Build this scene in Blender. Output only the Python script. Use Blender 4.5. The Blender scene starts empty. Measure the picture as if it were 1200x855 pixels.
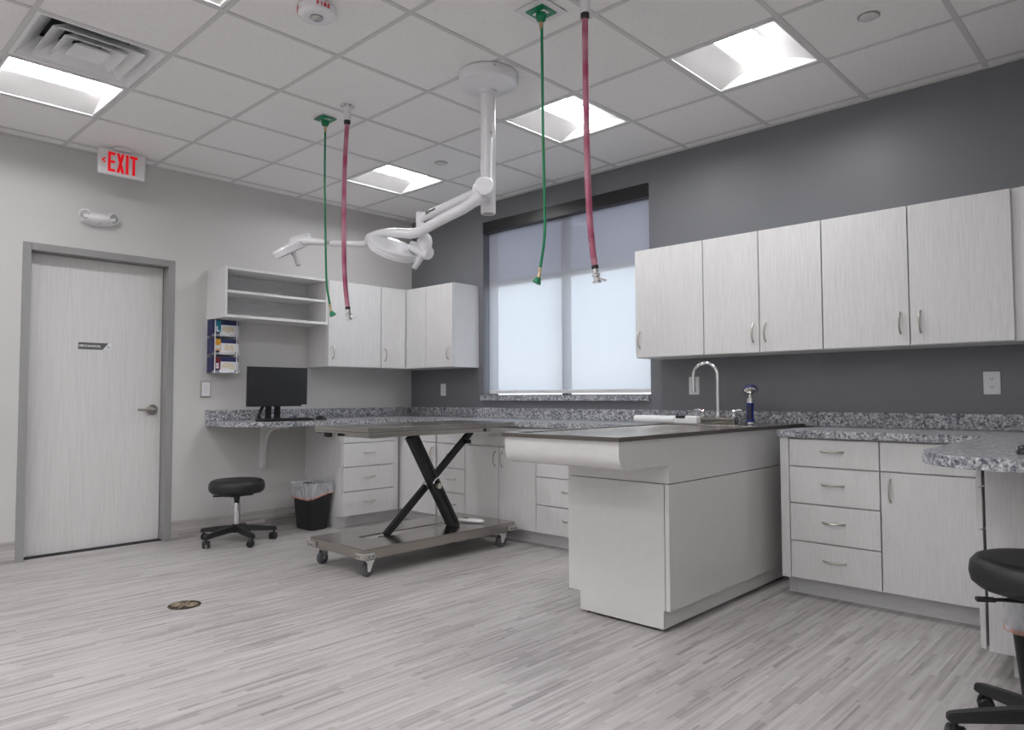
import bpy, bmesh, math, random
from mathutils import Vector, Matrix

random.seed(7)
D = bpy.data
SC = bpy.context.scene
COL = SC.collection
PI = math.pi
T = 0.6096                       # ceiling grid module
GX, GY = 2.5768, -2.539          # a grid crossing
CZ = 2.892                       # ceiling height


# ------------------------------------------------------------------ materials
def nt(name):
    m = D.materials.new(name)
    m.use_nodes = True
    t = m.node_tree
    b = t.nodes['Principled BSDF']
    return m, t, b


def N(t, kind, **kw):
    n = t.nodes.new(kind)
    for k, v in kw.items():
        if k == 'op':
            n.operation = v
        else:
            n.inputs[k].default_value = v
    return n


def L(t, a, ao, b, bi):
    t.links.new(a.outputs[ao], b.inputs[bi])


def coord(t, scale=(1, 1, 1)):
    c = t.nodes.new('ShaderNodeTexCoord')
    m = t.nodes.new('ShaderNodeMapping')
    m.inputs['Scale'].default_value = scale
    L(t, c, 'Object', m, 'Vector')
    return m


def ramp(t, stops, interp='LINEAR'):
    r = t.nodes.new('ShaderNodeValToRGB')
    r.color_ramp.interpolation = interp
    el = r.color_ramp.elements
    while len(el) > len(stops):
        el.remove(el[-1])
    while len(el) < len(stops):
        el.new(0.5)
    for e, (p, c) in zip(el, stops):
        e.position = p
        e.color = (c[0], c[1], c[2], 1) if hasattr(c, '__len__') else (c, c, c, 1)
    return r


def plain(name, col, rough=0.5, metal=0.0, spec=0.5, noise=0.0, nscale=20, bump=0.0, bscale=200, coat=0.0):
    m, t, b = nt(name)
    c = (col[0], col[1], col[2], 1)
    b.inputs['Base Color'].default_value = c
    b.inputs['Roughness'].default_value = rough
    b.inputs['Metallic'].default_value = metal
    b.inputs['Specular IOR Level'].default_value = spec
    b.inputs['Coat Weight'].default_value = coat
    mp = coord(t)
    n = N(t, 'ShaderNodeTexNoise', Scale=nscale, Detail=3.0)
    L(t, mp, 'Vector', n, 'Vector')
    a = noise if noise else 0.015
    r = ramp(t, [(0.3, [x * (1 - a) for x in col]), (0.7, [min(1, x * (1 + a)) for x in col])])
    L(t, n, 'Fac', r, 'Fac')
    L(t, r, 'Color', b, 'Base Color')
    if bump:
        n2 = N(t, 'ShaderNodeTexNoise', Scale=bscale, Detail=2.0)
        L(t, mp, 'Vector', n2, 'Vector')
        bp = N(t, 'ShaderNodeBump', Strength=bump, Distance=0.002)
        L(t, n2, 'Fac', bp, 'Height')
        L(t, bp, 'Normal', b, 'Normal')
    return m


def grain(name, lo, hi, scale, rough=0.42, spec=0.4):
    m, t, b = nt(name)
    mp = coord(t, scale)
    n = N(t, 'ShaderNodeTexNoise', Scale=1.0, Detail=5.0, Roughness=0.62)
    L(t, mp, 'Vector', n, 'Vector')
    r = ramp(t, [(0.30, lo), (0.52, [(a + c) / 2 * 1.01 for a, c in zip(lo, hi)]), (0.72, hi)])
    L(t, n, 'Fac', r, 'Fac')
    L(t, r, 'Color', b, 'Base Color')
    b.inputs['Roughness'].default_value = rough
    b.inputs['Specular IOR Level'].default_value = spec
    return m


def granite(name):
    m, t, b = nt(name)
    mp = coord(t)
    n1 = N(t, 'ShaderNodeTexNoise', Scale=75.0, Detail=6.0, Roughness=0.68, Distortion=0.6)
    n2 = N(t, 'ShaderNodeTexNoise', Scale=24.0, Detail=3.0, Roughness=0.6)
    v = N(t, 'ShaderNodeTexVoronoi', Scale=95.0)
    for k in (n1, n2, v):
        L(t, mp, 'Vector', k, 'Vector')
    a = N(t, 'ShaderNodeMath', op='MULTIPLY_ADD')
    L(t, n1, 'Fac', a, 0)
    a.inputs[1].default_value = 0.85
    s = N(t, 'ShaderNodeMath', op='MULTIPLY')
    L(t, n2, 'Fac', s, 0)
    s.inputs[1].default_value = 0.30
    L(t, s, 'Value', a, 2)
    sv = N(t, 'ShaderNodeSeparateColor')
    L(t, v, 'Color', sv, 'Color')
    q = N(t, 'ShaderNodeMath', op='MULTIPLY_ADD')
    L(t, sv, 'Red', q, 0)
    q.inputs[1].default_value = 0.16
    L(t, a, 'Value', q, 2)
    r = ramp(t, [(0.46, (0.035, 0.04, 0.055)), (0.56, (0.13, 0.14, 0.175)), (0.66, (0.33, 0.335, 0.36)),
                 (0.76, (0.62, 0.62, 0.64)), (0.86, (0.74, 0.73, 0.73))])
    L(t, q, 'Value', r, 'Fac')
    L(t, r, 'Color', b, 'Base Color')
    b.inputs['Roughness'].default_value = 0.3
    return m


def floor_mat(name, across, along, w=0.019, ln=0.32, rough=0.36):
    """Thin printed strips: ACROSS / ALONG are the object axes (0 x, 1 y, 2 z)."""
    m, t, b = nt(name)
    c = t.nodes.new('ShaderNodeTexCoord')
    sp = t.nodes.new('ShaderNodeSeparateXYZ')
    L(t, c, 'Object', sp, 'Vector')
    ax = 'XYZ'

    def mth(op, a=None, bb=None, cc=None):
        n = N(t, 'ShaderNodeMath', op=op)
        for i, v in enumerate((a, bb, cc)):
            if v is None:
                continue
            if isinstance(v, tuple):
                L(t, v[0], v[1], n, i)
            else:
                n.inputs[i].default_value = v
        return (n, 'Value')

    u = (sp, ax[across])
    v = (sp, ax[along])

    def layer(width, length, seed):
        i = mth('FLOOR', mth('DIVIDE', u, width))
        wn = t.nodes.new('ShaderNodeTexWhiteNoise')
        wn.noise_dimensions = '2D'
        cb = t.nodes.new('ShaderNodeCombineXYZ')
        L(t, i[0], i[1], cb, 'X')
        cb.inputs['Y'].default_value = seed
        L(t, cb, 'Vector', wn, 'Vector')
        j = mth('FLOOR', mth('ADD', mth('DIVIDE', v, length), mth('MULTIPLY', (wn, 'Value'), 9.0)))
        w2 = t.nodes.new('ShaderNodeTexWhiteNoise')
        w2.noise_dimensions = '3D'
        c2 = t.nodes.new('ShaderNodeCombineXYZ')
        L(t, i[0], i[1], c2, 'X')
        L(t, j[0], j[1], c2, 'Y')
        c2.inputs['Z'].default_value = seed + 3
        L(t, c2, 'Vector', w2, 'Vector')
        return (w2, 'Value')

    a = layer(w, ln, 1.0)
    bq = layer(w * 5, ln * 2.1, 7.0)
    cq = layer(w * 0.5, ln * 0.8, 4.0)
    mp = t.nodes.new('ShaderNodeMapping')
    sc = [3.0, 3.0, 3.0]
    sc[across] = 170.0
    mp.inputs['Scale'].default_value = sc
    L(t, c, 'Object', mp, 'Vector')
    n = N(t, 'ShaderNodeTexNoise', Scale=1.0, Detail=3.0)
    L(t, mp, 'Vector', n, 'Vector')
    s = mth('ADD', mth('MULTIPLY', a, 0.40), mth('MULTIPLY', bq, 0.10))
    s = mth('ADD', s, mth('MULTIPLY', cq, 0.28))
    s = mth('ADD', s, mth('MULTIPLY', (n, 'Fac'), 0.24))
    r = ramp(t, [(0.16, (0.26, 0.238, 0.233)), (0.36, (0.387, 0.360, 0.352)), (0.50, (0.444, 0.419, 0.410)), (0.80, (0.535, 0.511, 0.502))])
    L(t, s[0], s[1], r, 'Fac')
    L(t, r, 'Color', b, 'Base Color')
    b.inputs['Roughness'].default_value = rough
    b.inputs['Specular IOR Level'].default_value = 0.4
    return m


def emit(name, col, strength, base=(0.8, 0.8, 0.8)):
    m, t, b = nt(name)
    b.inputs['Base Color'].default_value = (*base, 1)
    b.inputs['Emission Color'].default_value = (*col, 1)
    b.inputs['Emission Strength'].default_value = strength
    return m


def brushed(name, col, rough, scale):
    m, t, b = nt(name)
    mp = coord(t, scale)
    n = N(t, 'ShaderNodeTexNoise', Scale=1.0, Detail=3.0)
    L(t, mp, 'Vector', n, 'Vector')
    r = ramp(t, [(0.3, [x * 0.96 for x in col]), (0.7, col)])
    L(t, n, 'Fac', r, 'Fac')
    L(t, r, 'Color', b, 'Base Color')
    r2 = ramp(t, [(0.3, rough * 0.93), (0.7, rough * 1.07)])
    L(t, n, 'Fac', r2, 'Fac')
    L(t, r2, 'Color', b, 'Roughness')
    b.inputs['Metallic'].default_value = 1.0
    return m


def glass(name, col, alpha_mix):
    m, t, b = nt(name)
    out = t.nodes['Material Output']
    tr = t.nodes.new('ShaderNodeBsdfTransparent')
    tr.inputs['Color'].default_value = (*col, 1)
    gl = t.nodes.new('ShaderNodeBsdfGlossy')
    gl.inputs['Roughness'].default_value = 0.02
    mx = N(t, 'ShaderNodeMixShader', Fac=alpha_mix)
    L(t, tr, 0, mx, 1)
    L(t, gl, 0, mx, 2)
    L(t, mx, 0, out, 'Surface')
    return m


def shade_fabric(name):
    m, t, b = nt(name)
    out = t.nodes['Material Output']
    tr = t.nodes.new('ShaderNodeBsdfTransparent')
    tl = t.nodes.new('ShaderNodeBsdfTranslucent')
    df = t.nodes.new('ShaderNodeBsdfDiffuse')
    tl.inputs['Color'].default_value = (0.80, 0.80, 0.82, 1)
    df.inputs['Color'].default_value = (0.62, 0.62, 0.65, 1)
    tr.inputs['Color'].default_value = (0.95, 0.97, 1.0, 1)
    mp = coord(t, (900, 900, 900))
    w = N(t, 'ShaderNodeTexNoise', Scale=1.0)
    L(t, mp, 'Vector', w, 'Vector')
    r = ramp(t, [(0.3, 0.40), (0.7, 0.46)])
    L(t, w, 'Fac', r, 'Fac')
    a = N(t, 'ShaderNodeMixShader', Fac=0.5)
    L(t, df, 0, a, 1)
    L(t, tl, 0, a, 2)
    k = t.nodes.new('ShaderNodeMixShader')
    L(t, r, 'Color', k, 'Fac')
    L(t, a, 0, k, 1)
    L(t, tr, 0, k, 2)
    L(t, k, 0, out, 'Surface')
    return m


def film(name, col, alpha, rough=0.25):
    m, t, b = nt(name)
    mp = coord(t, (30, 30, 12))
    n = N(t, 'ShaderNodeTexNoise', Scale=1.0, Detail=3.0, Distortion=1.0)
    L(t, mp, 'Vector', n, 'Vector')
    r = ramp(t, [(0.35, alpha * 0.75), (0.65, min(1, alpha * 1.25))])
    L(t, n, 'Fac', r, 'Fac')
    L(t, r, 'Color', b, 'Alpha')
    b.inputs['Base Color'].default_value = (*col, 1)
    b.inputs['Roughness'].default_value = rough
    bp = N(t, 'ShaderNodeBump', Strength=0.6, Distance=0.01)
    L(t, n, 'Fac', bp, 'Height')
    L(t, bp, 'Normal', b, 'Normal')
    return m


def hose_pink(name):
    m, t, b = nt(name)
    mp = coord(t, (1, 1, 7))
    n = N(t, 'ShaderNodeTexNoise', Scale=1.0, Detail=1.0)
    L(t, mp, 'Vector', n, 'Vector')
    r = ramp(t, [(0.36, (0.36, 0.04, 0.115)), (0.60, (0.50, 0.20, 0.27))])
    L(t, n, 'Fac', r, 'Fac')
    L(t, r, 'Color', b, 'Base Color')
    b.inputs['Roughness'].default_value = 0.3
    b.inputs['Transmission Weight'].default_value = 0.12
    return m


M = {
    'wall_light': plain('painted warm grey wall', (0.60, 0.588, 0.58), 0.6, noise=0.02, nscale=1.5, bump=0.15, bscale=160),
    'wall_dark': plain('painted charcoal wall', (0.172, 0.176, 0.194), 0.42, noise=0.03, nscale=1.2, bump=0.15, bscale=160, spec=0.5),
    'tile': plain('ceiling tile', (0.86, 0.85, 0.843), 0.85, noise=0.03, nscale=60, bump=0.5, bscale=45),
    'tee': plain('ceiling tee', (0.63, 0.625, 0.62), 0.5),
    'floor': floor_mat('vinyl strip floor', 0, 1),
    'base': floor_mat('vinyl base', 2, 1, w=0.022, ln=0.5),
    'lam': grain('whitewashed laminate', (0.655, 0.65, 0.65), (0.79, 0.785, 0.785), (210, 210, 7)),
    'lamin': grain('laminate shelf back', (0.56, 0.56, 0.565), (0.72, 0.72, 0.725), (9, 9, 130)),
    'leaf': grain('door laminate', (0.615, 0.605, 0.60), (0.73, 0.725, 0.72), (170, 170, 4)),
    'kick': grain('toe kick laminate', (0.60, 0.60, 0.615), (0.70, 0.70, 0.715), (6, 6, 120)),
    'gran': granite('grey granite laminate'),
    'white': plain('white enamel', (0.80, 0.80, 0.83), 0.28, coat=0.3),
    'whitep': plain('white plastic', (0.74, 0.74, 0.75), 0.4),
    'gloss': plain('gloss pale laminate', (0.66, 0.655, 0.64), 0.16, spec=0.5, coat=0.4),
    'gloss2': plain('satin pale laminate', (0.665, 0.66, 0.655), 0.22, coat=0.2),
    'steel': plain('brushed steel', (0.43, 0.405, 0.375), 0.2, metal=1.0, nscale=4),
    'steel_top': plain('steel sheet', (0.46, 0.44, 0.41), 0.18, metal=1.0, nscale=4),
    'trim': plain('dark trim', (0.115, 0.10, 0.09), 0.35, metal=0.3),
    'chrome': plain('chrome', (0.82, 0.82, 0.83), 0.1, metal=1.0),
    'nickel': plain('satin nickel', (0.60, 0.565, 0.52), 0.3, metal=1.0),
    'bronze': plain('lever nickel', (0.36, 0.33, 0.30), 0.3, metal=1.0),
    'brass': plain('brass', (0.55, 0.42, 0.25), 0.3, metal=1.0),
    'frame': plain('grey door frame paint', (0.30, 0.30, 0.295), 0.45),
    'black': plain('black plastic', (0.012, 0.012, 0.014), 0.42),
    'blackp': plain('black powder coat', (0.014, 0.014, 0.016), 0.5, bump=0.1),
    'vinyl': plain('black vinyl', (0.013, 0.013, 0.015), 0.45, bump=0.15, bscale=300),
    'screen': plain('screen', (0.02, 0.021, 0.023), 0.3),
    'dark': plain('dark cavity', (0.02, 0.02, 0.022), 0.7),
    'fascia': plain('black aluminium fascia', (0.012, 0.012, 0.013), 0.35),
    'winframe': plain('window aluminium', (0.16, 0.165, 0.175), 0.4),
    'rubber': plain('grey rubber', (0.09, 0.09, 0.10), 0.6),
    'rubberlight': plain('grey bumper', (0.33, 0.32, 0.30), 0.5),
    'green': plain('green hose', (0.0, 0.20, 0.075), 0.32),
    'pink': hose_pink('rose hose'),
    'red': emit('exit red', (1.0, 0.005, 0.012), 0.32, (0.75, 0.0, 0.01)),
    'redink': plain('red ink', (0.62, 0.02, 0.03), 0.5),
    'grey_sign': plain('sign grey', (0.10, 0.10, 0.10), 0.4),
    'ink': plain('dark ink', (0.06, 0.02, 0.04), 0.5),
    'paper': plain('white print', (0.80, 0.80, 0.83), 0.5),
    'navy': plain('navy print', (0.015, 0.02, 0.10), 0.45),
    'teal': plain('teal print', (0.01, 0.20, 0.30), 0.45),
    'amber': plain('amber print', (0.70, 0.34, 0.015), 0.45),
    'maroon': plain('maroon print', (0.16, 0.008, 0.02), 0.45),
    'cream': plain('cream print', (0.72, 0.66, 0.50), 0.5),
    'blue': plain('blue handle', (0.008, 0.02, 0.22), 0.3),
    'bag': film('clear bin bag', (0.75, 0.76, 0.80), 0.55),
    'peach': film('peach drawstring', (0.80, 0.46, 0.37), 0.6),
    'clear': film('clear acrylic', (0.85, 0.87, 0.9), 0.25, 0.1),
    'shade': shade_fabric('roller shade fabric'),
    'pane': glass('window glass', (0.93, 0.96, 0.97), 0.06),
    'pane_dark': glass('tinted window glass', (0.44, 0.45, 0.50), 0.06),
    'lens': emit('lamp lens', (0.985, 0.985, 1.0), 35.0),
    'reflector': plain('troffer reflector', (0.52, 0.51, 0.505), 0.5),
    'diff': plain('diffuser paint', (0.80, 0.81, 0.815), 0.4),
    'lampglass': plain('lamp glass', (0.60, 0.60, 0.62), 0.2),
    'lens_off': plain('lamp lens unlit', (0.35, 0.35, 0.36), 0.15),
    'led': plain('led reflector', (0.5, 0.5, 0.5), 0.2, metal=0.7),
    'drain_rib': plain('drain ribs', (0.30, 0.25, 0.17), 0.5, metal=0.4),
    'drain': plain('drain bronze', (0.07, 0.055, 0.035), 0.5, metal=0.5),
}
SILL = M['gran']


# ------------------------------------------------------------------ geometry
class MB:
    def __init__(self):
        self.bm = bmesh.new()
        self.beveled = False

    def _after(self, fn):
        n0 = len(self.bm.verts)
        fn()
        self.bm.verts.ensure_lookup_table()
        return self.bm.verts[n0:]

    def box(self, x0, x1, y0, y1, z0, z1, bev=0.0, seg=2):
        x0, x1 = sorted((x0, x1)); y0, y1 = sorted((y0, y1)); z0, z1 = sorted((z0, z1))
        bm = self.bm
        v = [bm.verts.new(p) for p in ((x0, y0, z0), (x1, y0, z0), (x1, y1, z0), (x0, y1, z0),
                                       (x0, y0, z1), (x1, y0, z1), (x1, y1, z1), (x0, y1, z1))]
        fs = [bm.faces.new([v[i] for i in f]) for f in ((0, 3, 2, 1), (4, 5, 6, 7), (0, 1, 5, 4), (1, 2, 6, 5), (2, 3, 7, 6), (3, 0, 4, 7))]
        if bev > 0:
            self.beveled = True
            es = list({e for f in fs for e in f.edges})
            bmesh.ops.bevel(bm, geom=es, offset=min(bev, 0.45 * min(x1 - x0, y1 - y0, z1 - z0)), segments=seg, profile=0.5, affect='EDGES')
        return self

    def beam(self, a, b, w, h, up=(0, 0, 1), bev=0.0):
        """A box from A to B, W wide and H high."""
        a, b, up = Vector(a), Vector(b), Vector(up)
        d = (b - a).normalized()
        s = d.cross(up).normalized()
        u = s.cross(d)
        bm = self.bm
        v = []
        for p in (a, b):
            for i, j in ((-1, -1), (1, -1), (1, 1), (-1, 1)):
                v.append(bm.verts.new(p + s * (i * w / 2) + u * (j * h / 2)))
        fs = [bm.faces.new([v[i] for i in f]) for f in ((0, 1, 2, 3), (7, 6, 5, 4), (0, 4, 5, 1), (1, 5, 6, 2), (2, 6, 7, 3), (3, 7, 4, 0))]
        if bev > 0:
            self.beveled = True
            es = list({e for f in fs for e in f.edges})
            bmesh.ops.bevel(bm, geom=es, offset=bev, segments=2, profile=0.5, affect='EDGES')
        return self

    def rings(self, rings, cap=True, closed=False):
        bm = self.bm
        rv = [[bm.verts.new(p) for p in r] for r in rings]
        n = len(rv[0])
        m = len(rv)
        for i in range(m if closed else m - 1):
            A, B = rv[i], rv[(i + 1) % m]
            for k in range(n):
                bm.faces.new((A[k], A[(k + 1) % n], B[(k + 1) % n], B[k]))
        if cap and not closed:
            bm.faces.new(rv[0][::-1])
            bm.faces.new(rv[-1])
        return self

    def tube(self, pts, r, seg=12, cap=True):
        pts = [Vector(p) for p in pts]
        rs = list(r) if hasattr(r, '__len__') else [r] * len(pts)
        ref = None
        out = []
        for i, p in enumerate(pts):
            d = (pts[min(i + 1, len(pts) - 1)] - pts[max(i - 1, 0)]).normalized()
            if ref is None:
                ref = d.orthogonal().normalized()
            ref = (ref - d * ref.dot(d)).normalized()
            s = d.cross(ref)
            out.append([p + (ref * math.cos(2 * PI * k / seg) + s * math.sin(2 * PI * k / seg)) * rs[i] for k in range(seg)])
        return self.rings(out, cap)

    def cyl(self, a, b, r0, r1=None, seg=24):
        return self.tube([a, b], [r0, r0 if r1 is None else r1], seg)

    def lathe(self, c, axis, prof, seg=32, cap=True):
        """PROF: (height along AXIS from C, radius)."""
        c, ax = Vector(c), Vector(axis).normalized()
        a = ax.orthogonal().normalized()
        b = ax.cross(a)
        out = []
        for h, r in prof:
            r = max(r, 1e-4)
            out.append([c + ax * h + (a * math.cos(2 * PI * k / seg) + b * math.sin(2 * PI * k / seg)) * r for k in range(seg)])
        return self.rings(out, cap)

    def prism(self, poly, h0, h1, axis='z', bev=0.0):
        """Extrude POLY (2-D) along AXIS: 'z' poly is (x, y); 'x' poly is (y, z); 'y' poly is (x, z)."""
        f = {'z': lambda p, h: (p[0], p[1], h), 'x': lambda p, h: (h, p[0], p[1]), 'y': lambda p, h: (p[0], h, p[1])}[axis]
        bm = self.bm
        A = [bm.verts.new(f(p, h0)) for p in poly]
        B = [bm.verts.new(f(p, h1)) for p in poly]
        fa, fb = bm.faces.new(A[::-1]), bm.faces.new(B)
        n = len(poly)
        for i in range(n):
            bm.faces.new((A[i], A[(i + 1) % n], B[(i + 1) % n], B[i]))
        if bev > 0:
            self.beveled = True
            bmesh.ops.bevel(bm, geom=list(fb.edges) + list(fa.edges), offset=bev, segments=3, profile=0.5, affect='EDGES')
        return self

    def ellipsoid(self, c, r, seg=20, rot=None):
        mt = Matrix.Translation(Vector(c)) @ (rot.to_4x4() if rot else Matrix.Identity(4)) @ Matrix.Diagonal((r[0], r[1], r[2], 1))
        bmesh.ops.create_uvsphere(self.bm, u_segments=seg, v_segments=seg // 2, radius=1.0, matrix=mt)
        return self

    def text(self, s, size, mt, extrude=0.0006, offset=0.0, space=1.0):
        cu = D.curves.new('letters', 'FONT')
        cu.body = s
        cu.size = size
        cu.extrude = extrude
        cu.offset = offset
        cu.align_x = 'CENTER'
        cu.align_y = 'CENTER'
        cu.space_character = space
        cu.resolution_u = 3
        o = D.objects.new('letters', cu)
        COL.objects.link(o)
        dg = bpy.context.evaluated_depsgraph_get()
        me = D.meshes.new_from_object(o.evaluated_get(dg))
        me.transform(mt)
        self.bm.from_mesh(me)
        D.objects.remove(o)
        D.curves.remove(cu)
        D.meshes.remove(me)
        return self

    def move(self, mt):
        bmesh.ops.transform(self.bm, matrix=mt, verts=self.bm.verts)
        return self

    def build(self, name, mat, parent=None, loc=None, smooth=True, ang=35):
        bm = self.bm
        bmesh.ops.recalc_face_normals(bm, faces=bm.faces)
        me = D.meshes.new(name)
        org = Vector(ORG.get(parent.name, (0, 0, 0))) if parent else Vector(loc or (0, 0, 0))
        bmesh.ops.translate(bm, vec=-org, verts=bm.verts)
        bm.to_mesh(me)
        bm.free()
        if smooth:
            for p in me.polygons:
                p.use_smooth = True
            me.set_sharp_from_angle(angle=math.radians(ang))
        me.materials.append(M[mat] if isinstance(mat, str) else mat)
        o = D.objects.new(name, me)
        COL.objects.link(o)
        if self.beveled:
            wm = o.modifiers.new('weighted', 'WEIGHTED_NORMAL')
            wm.keep_sharp = True
            wm.weight = 80
        if parent:
            o.parent = parent
        else:
            o.location = org
        ORG[o.name] = tuple(org)
        return o


ORG = {}


def tag(o, label=None, cat=None, group=None, kind=None):
    for k, v in (('label', label), ('category', cat), ('group', group), ('kind', kind)):
        if v:
            o[k] = v
    return o


def thing(name, loc, label, cat, group=None, kind=None):
    o = D.objects.new(name, None)
    o.empty_display_size = 0.05
    COL.objects.link(o)
    o.location = loc
    ORG[o.name] = tuple(loc)
    return tag(o, label, cat, group, kind)


def structure(o):
    o['kind'] = 'structure'
    return o


def copy_tree(src, loc, label=None, rotz=None):
    r = src.copy()
    COL.objects.link(r)
    r.location = loc
    if rotz is not None:
        r.rotation_euler.z = rotz
    if label:
        r['label'] = label
    for ch in [c for c in D.objects if c.parent == src]:
        c = ch.copy()
        COL.objects.link(c)
        c.parent = r
        for g in [x for x in D.objects if x.parent == ch]:
            d = g.copy()
            COL.objects.link(d)
            d.parent = c
    return r


def arc(cx, cy, r, a0, a1, n=8):
    return [(cx + r * math.cos(math.radians(a0 + (a1 - a0) * i / n)), cy + r * math.sin(math.radians(a0 + (a1 - a0) * i / n))) for i in range(n + 1)]


def smoothpath(pts, n=8):
    """Catmull-Rom through PTS."""
    P = [Vector(p) for p in pts]
    P = [P[0] * 2 - P[1]] + P + [P[-1] * 2 - P[-2]]
    out = []
    for i in range(1, len(P) - 2):
        a, b, c, d = P[i - 1:i + 3]
        for k in range(n):
            s = k / n
            out.append(0.5 * ((2 * b) + (c - a) * s + (2 * a - 5 * b + 4 * c - d) * s * s + (3 * b - a - 3 * c + d) * s ** 3))
    out.append(P[-2])
    return out


# ------------------------------------------------------------------ the room
RX, RY = 8.0, -7.6          # far extents behind and beside the viewpoint
WR = 5.80                   # short wall at the end of the long counter
H = 3.30
structure(MB().box(-0.3, RX + 0.2, RY - 0.2, 0.3, -0.12, 0.0).build('floor', 'floor', smooth=False))

# door wall, opening for the door
DY0, DY1, DZ = -3.370, -2.358, 2.181
w = MB()
w.box(-0.18, 0, RY, DY0, 0, H).box(-0.18, 0, DY1, 0.2, 0, H).box(-0.18, 0, DY0, DY1, DZ, H)
structure(w.build('wall_left', 'wall_light', smooth=False))
# window wall, opening for the window
WX0, WX1, WZ0, WZ1 = 1.055, 2.850, 1.112, 2.712
w = MB()
w.box(0, WX0, 0, 0.2, 0, H).box(WX1, WR + 0.15, 0, 0.2, 0, H).box(WX0, WX1, 0, 0.2, 0, WZ0 - 0.046).box(WX0, WX1, 0, 0.2, WZ1, H)
structure(w.build('wall_back', 'wall_dark', smooth=False))
structure(MB().box(WR, WR + 0.15, -2.6, 0, 0, H).build('wall_right', 'wall_light', smooth=False))
structure(MB().box(WR + 0.15, RX, -2.6, -2.45, 0, H).build('wall_return', 'wall_light', smooth=False))
structure(MB().box(RX, RX + 0.15, RY, -2.45, 0, H).build('wall_far_right', 'wall_light', smooth=False))
structure(MB().box(-0.18, RX + 0.15, RY - 0.15, RY, 0, H).build('wall_front', 'wall_light', smooth=False))
# vinyl base along the door wall
structure(MB().box(0.0, 0.007, RY, DY0, 0.0, 0.145, 0.002).build('baseboard_left', 'base'))
structure(MB().box(0.0, 0.007, DY1, -1.205, 0.0, 0.145, 0.002).build('baseboard_desk', 'base'))

# ceiling
LIGHTS = [(-3, 2), (0, 2), (2, 2), (-3, -2), (0, -2), (2, -2), (-3, -5), (-1, -5), (1, -5), (3, -5), (5, -5), (7, -5), (-3, -8), (-1, -8), (1, -8), (3, -8), (5, -8), (7, -8), (6, -2)]  # cells without an entry in labs are out of view, added to brighten the room
DIFF = (-2, -2)
skip = set(LIGHTS) | {DIFF}


def cell(j, i):
    return GX + j * T, GX + (j + 1) * T, GY + i * T, GY + (i + 1) * T


tiles = MB()
for j in range(-5, 10):
    for i in range(-9, 5):
        if (j, i) in skip:
            continue
        x0, x1, y0, y1 = cell(j, i)
        x0, x1, y0, y1 = max(x0, 0.0), min(x1, RX), max(y0, RY), min(y1, 0.0)
        if x1 - x0 < 0.01 or y1 - y0 < 0.01:
            continue
        tiles.box(x0, x1, y0, y1, CZ + 0.004, CZ + 0.024)
structure(tiles.build('ceiling', 'tile', smooth=False))
tees = MB()
for j in range(-4, 10):
    x = GX + j * T
    if 0.05 < x < RX:
        tees.box(x - 0.0125, x + 0.0125, RY, 0, CZ, CZ + 0.0039)
for i in range(-8, 5):
    y = GY + i * T
    if RY < y < -0.02:
        tees.box(0, RX, y - 0.0115, y + 0.0115, CZ + 0.0002, CZ + 0.0038)
tees.box(0, 0.024, RY, 0, CZ - 0.001, CZ + 0.0036).box(0, WR, -0.024, 0, CZ - 0.001, CZ + 0.0034)
structure(tees.build('trim_ceiling', 'tee', smooth=False))

structure(MB().box(-0.3, RX + 0.3, RY - 0.3, 0.3, H, H + 0.1).build('roof_light_block', 'dark', smooth=False))  # unseen slab added to stop sky light leaking in above the tiles

# door
dr = structure(thing('door_1', (0, -2.866, 0), None, None))
f = MB()
jw = 0.051
for y0, y1 in ((DY0, DY0 + jw), (DY1 - jw, DY1)):
    f.box(-0.175, 0.006, y0, y1, 0.0, DZ, 0.003)
f.box(-0.175, 0.006, DY0 + jw, DY1 - jw, DZ - jw, DZ, 0.003)
# stop
for y0, y1 in ((DY0 + jw, DY0 + jw + 0.016), (DY1 - jw - 0.016, DY1 - jw)):
    f.box(-0.175, -0.142, y0, y1, 0.0, DZ - jw)
f.box(-0.175, -0.142, DY0 + jw + 0.016, DY1 - jw - 0.016, DZ - jw - 0.016, DZ - jw)
f.build('door_frame', 'frame', dr)
LY0, LY1 = DY0 + jw + 0.004, DY1 - jw - 0.004
lf = MB().box(-0.14, -0.097, LY0, LY1, 0.010, DZ - jw - 0.004, 0.002).build('door_leaf', 'leaf', dr)
hy, hz = -2.478, 1.012
lv = MB().lathe((-0.097, hy, hz), (1, 0, 0), [(0, 0.040), (0.008, 0.040), (0.014, 0.033), (0.05, 0.014), (0.055, 0.013)], 28)
lv.tube(smoothpath([(-0.047, hy + 0.004, hz), (-0.042, hy - 0.03, hz), (-0.042, hy - 0.075, hz - 0.002), (-0.05, hy - 0.118, hz + 0.002)], 6), [0.011] * 10 + [0.009] * 9, 12)
tag(lv.build('lever_handle', 'bronze', lf), 'satin metal lever handle')
MB().box(-0.085, -0.06, DY1 - jw - 0.002, DY1 - jw + 0.002, hz - 0.035, hz + 0.03, 0.001).build('strike_plate', 'frame', dr)
MB().box(-0.16, -0.05, DY0 + jw, DY1 - jw, 0.0, 0.008, 0.002).build('threshold', 'dark', dr)

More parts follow.
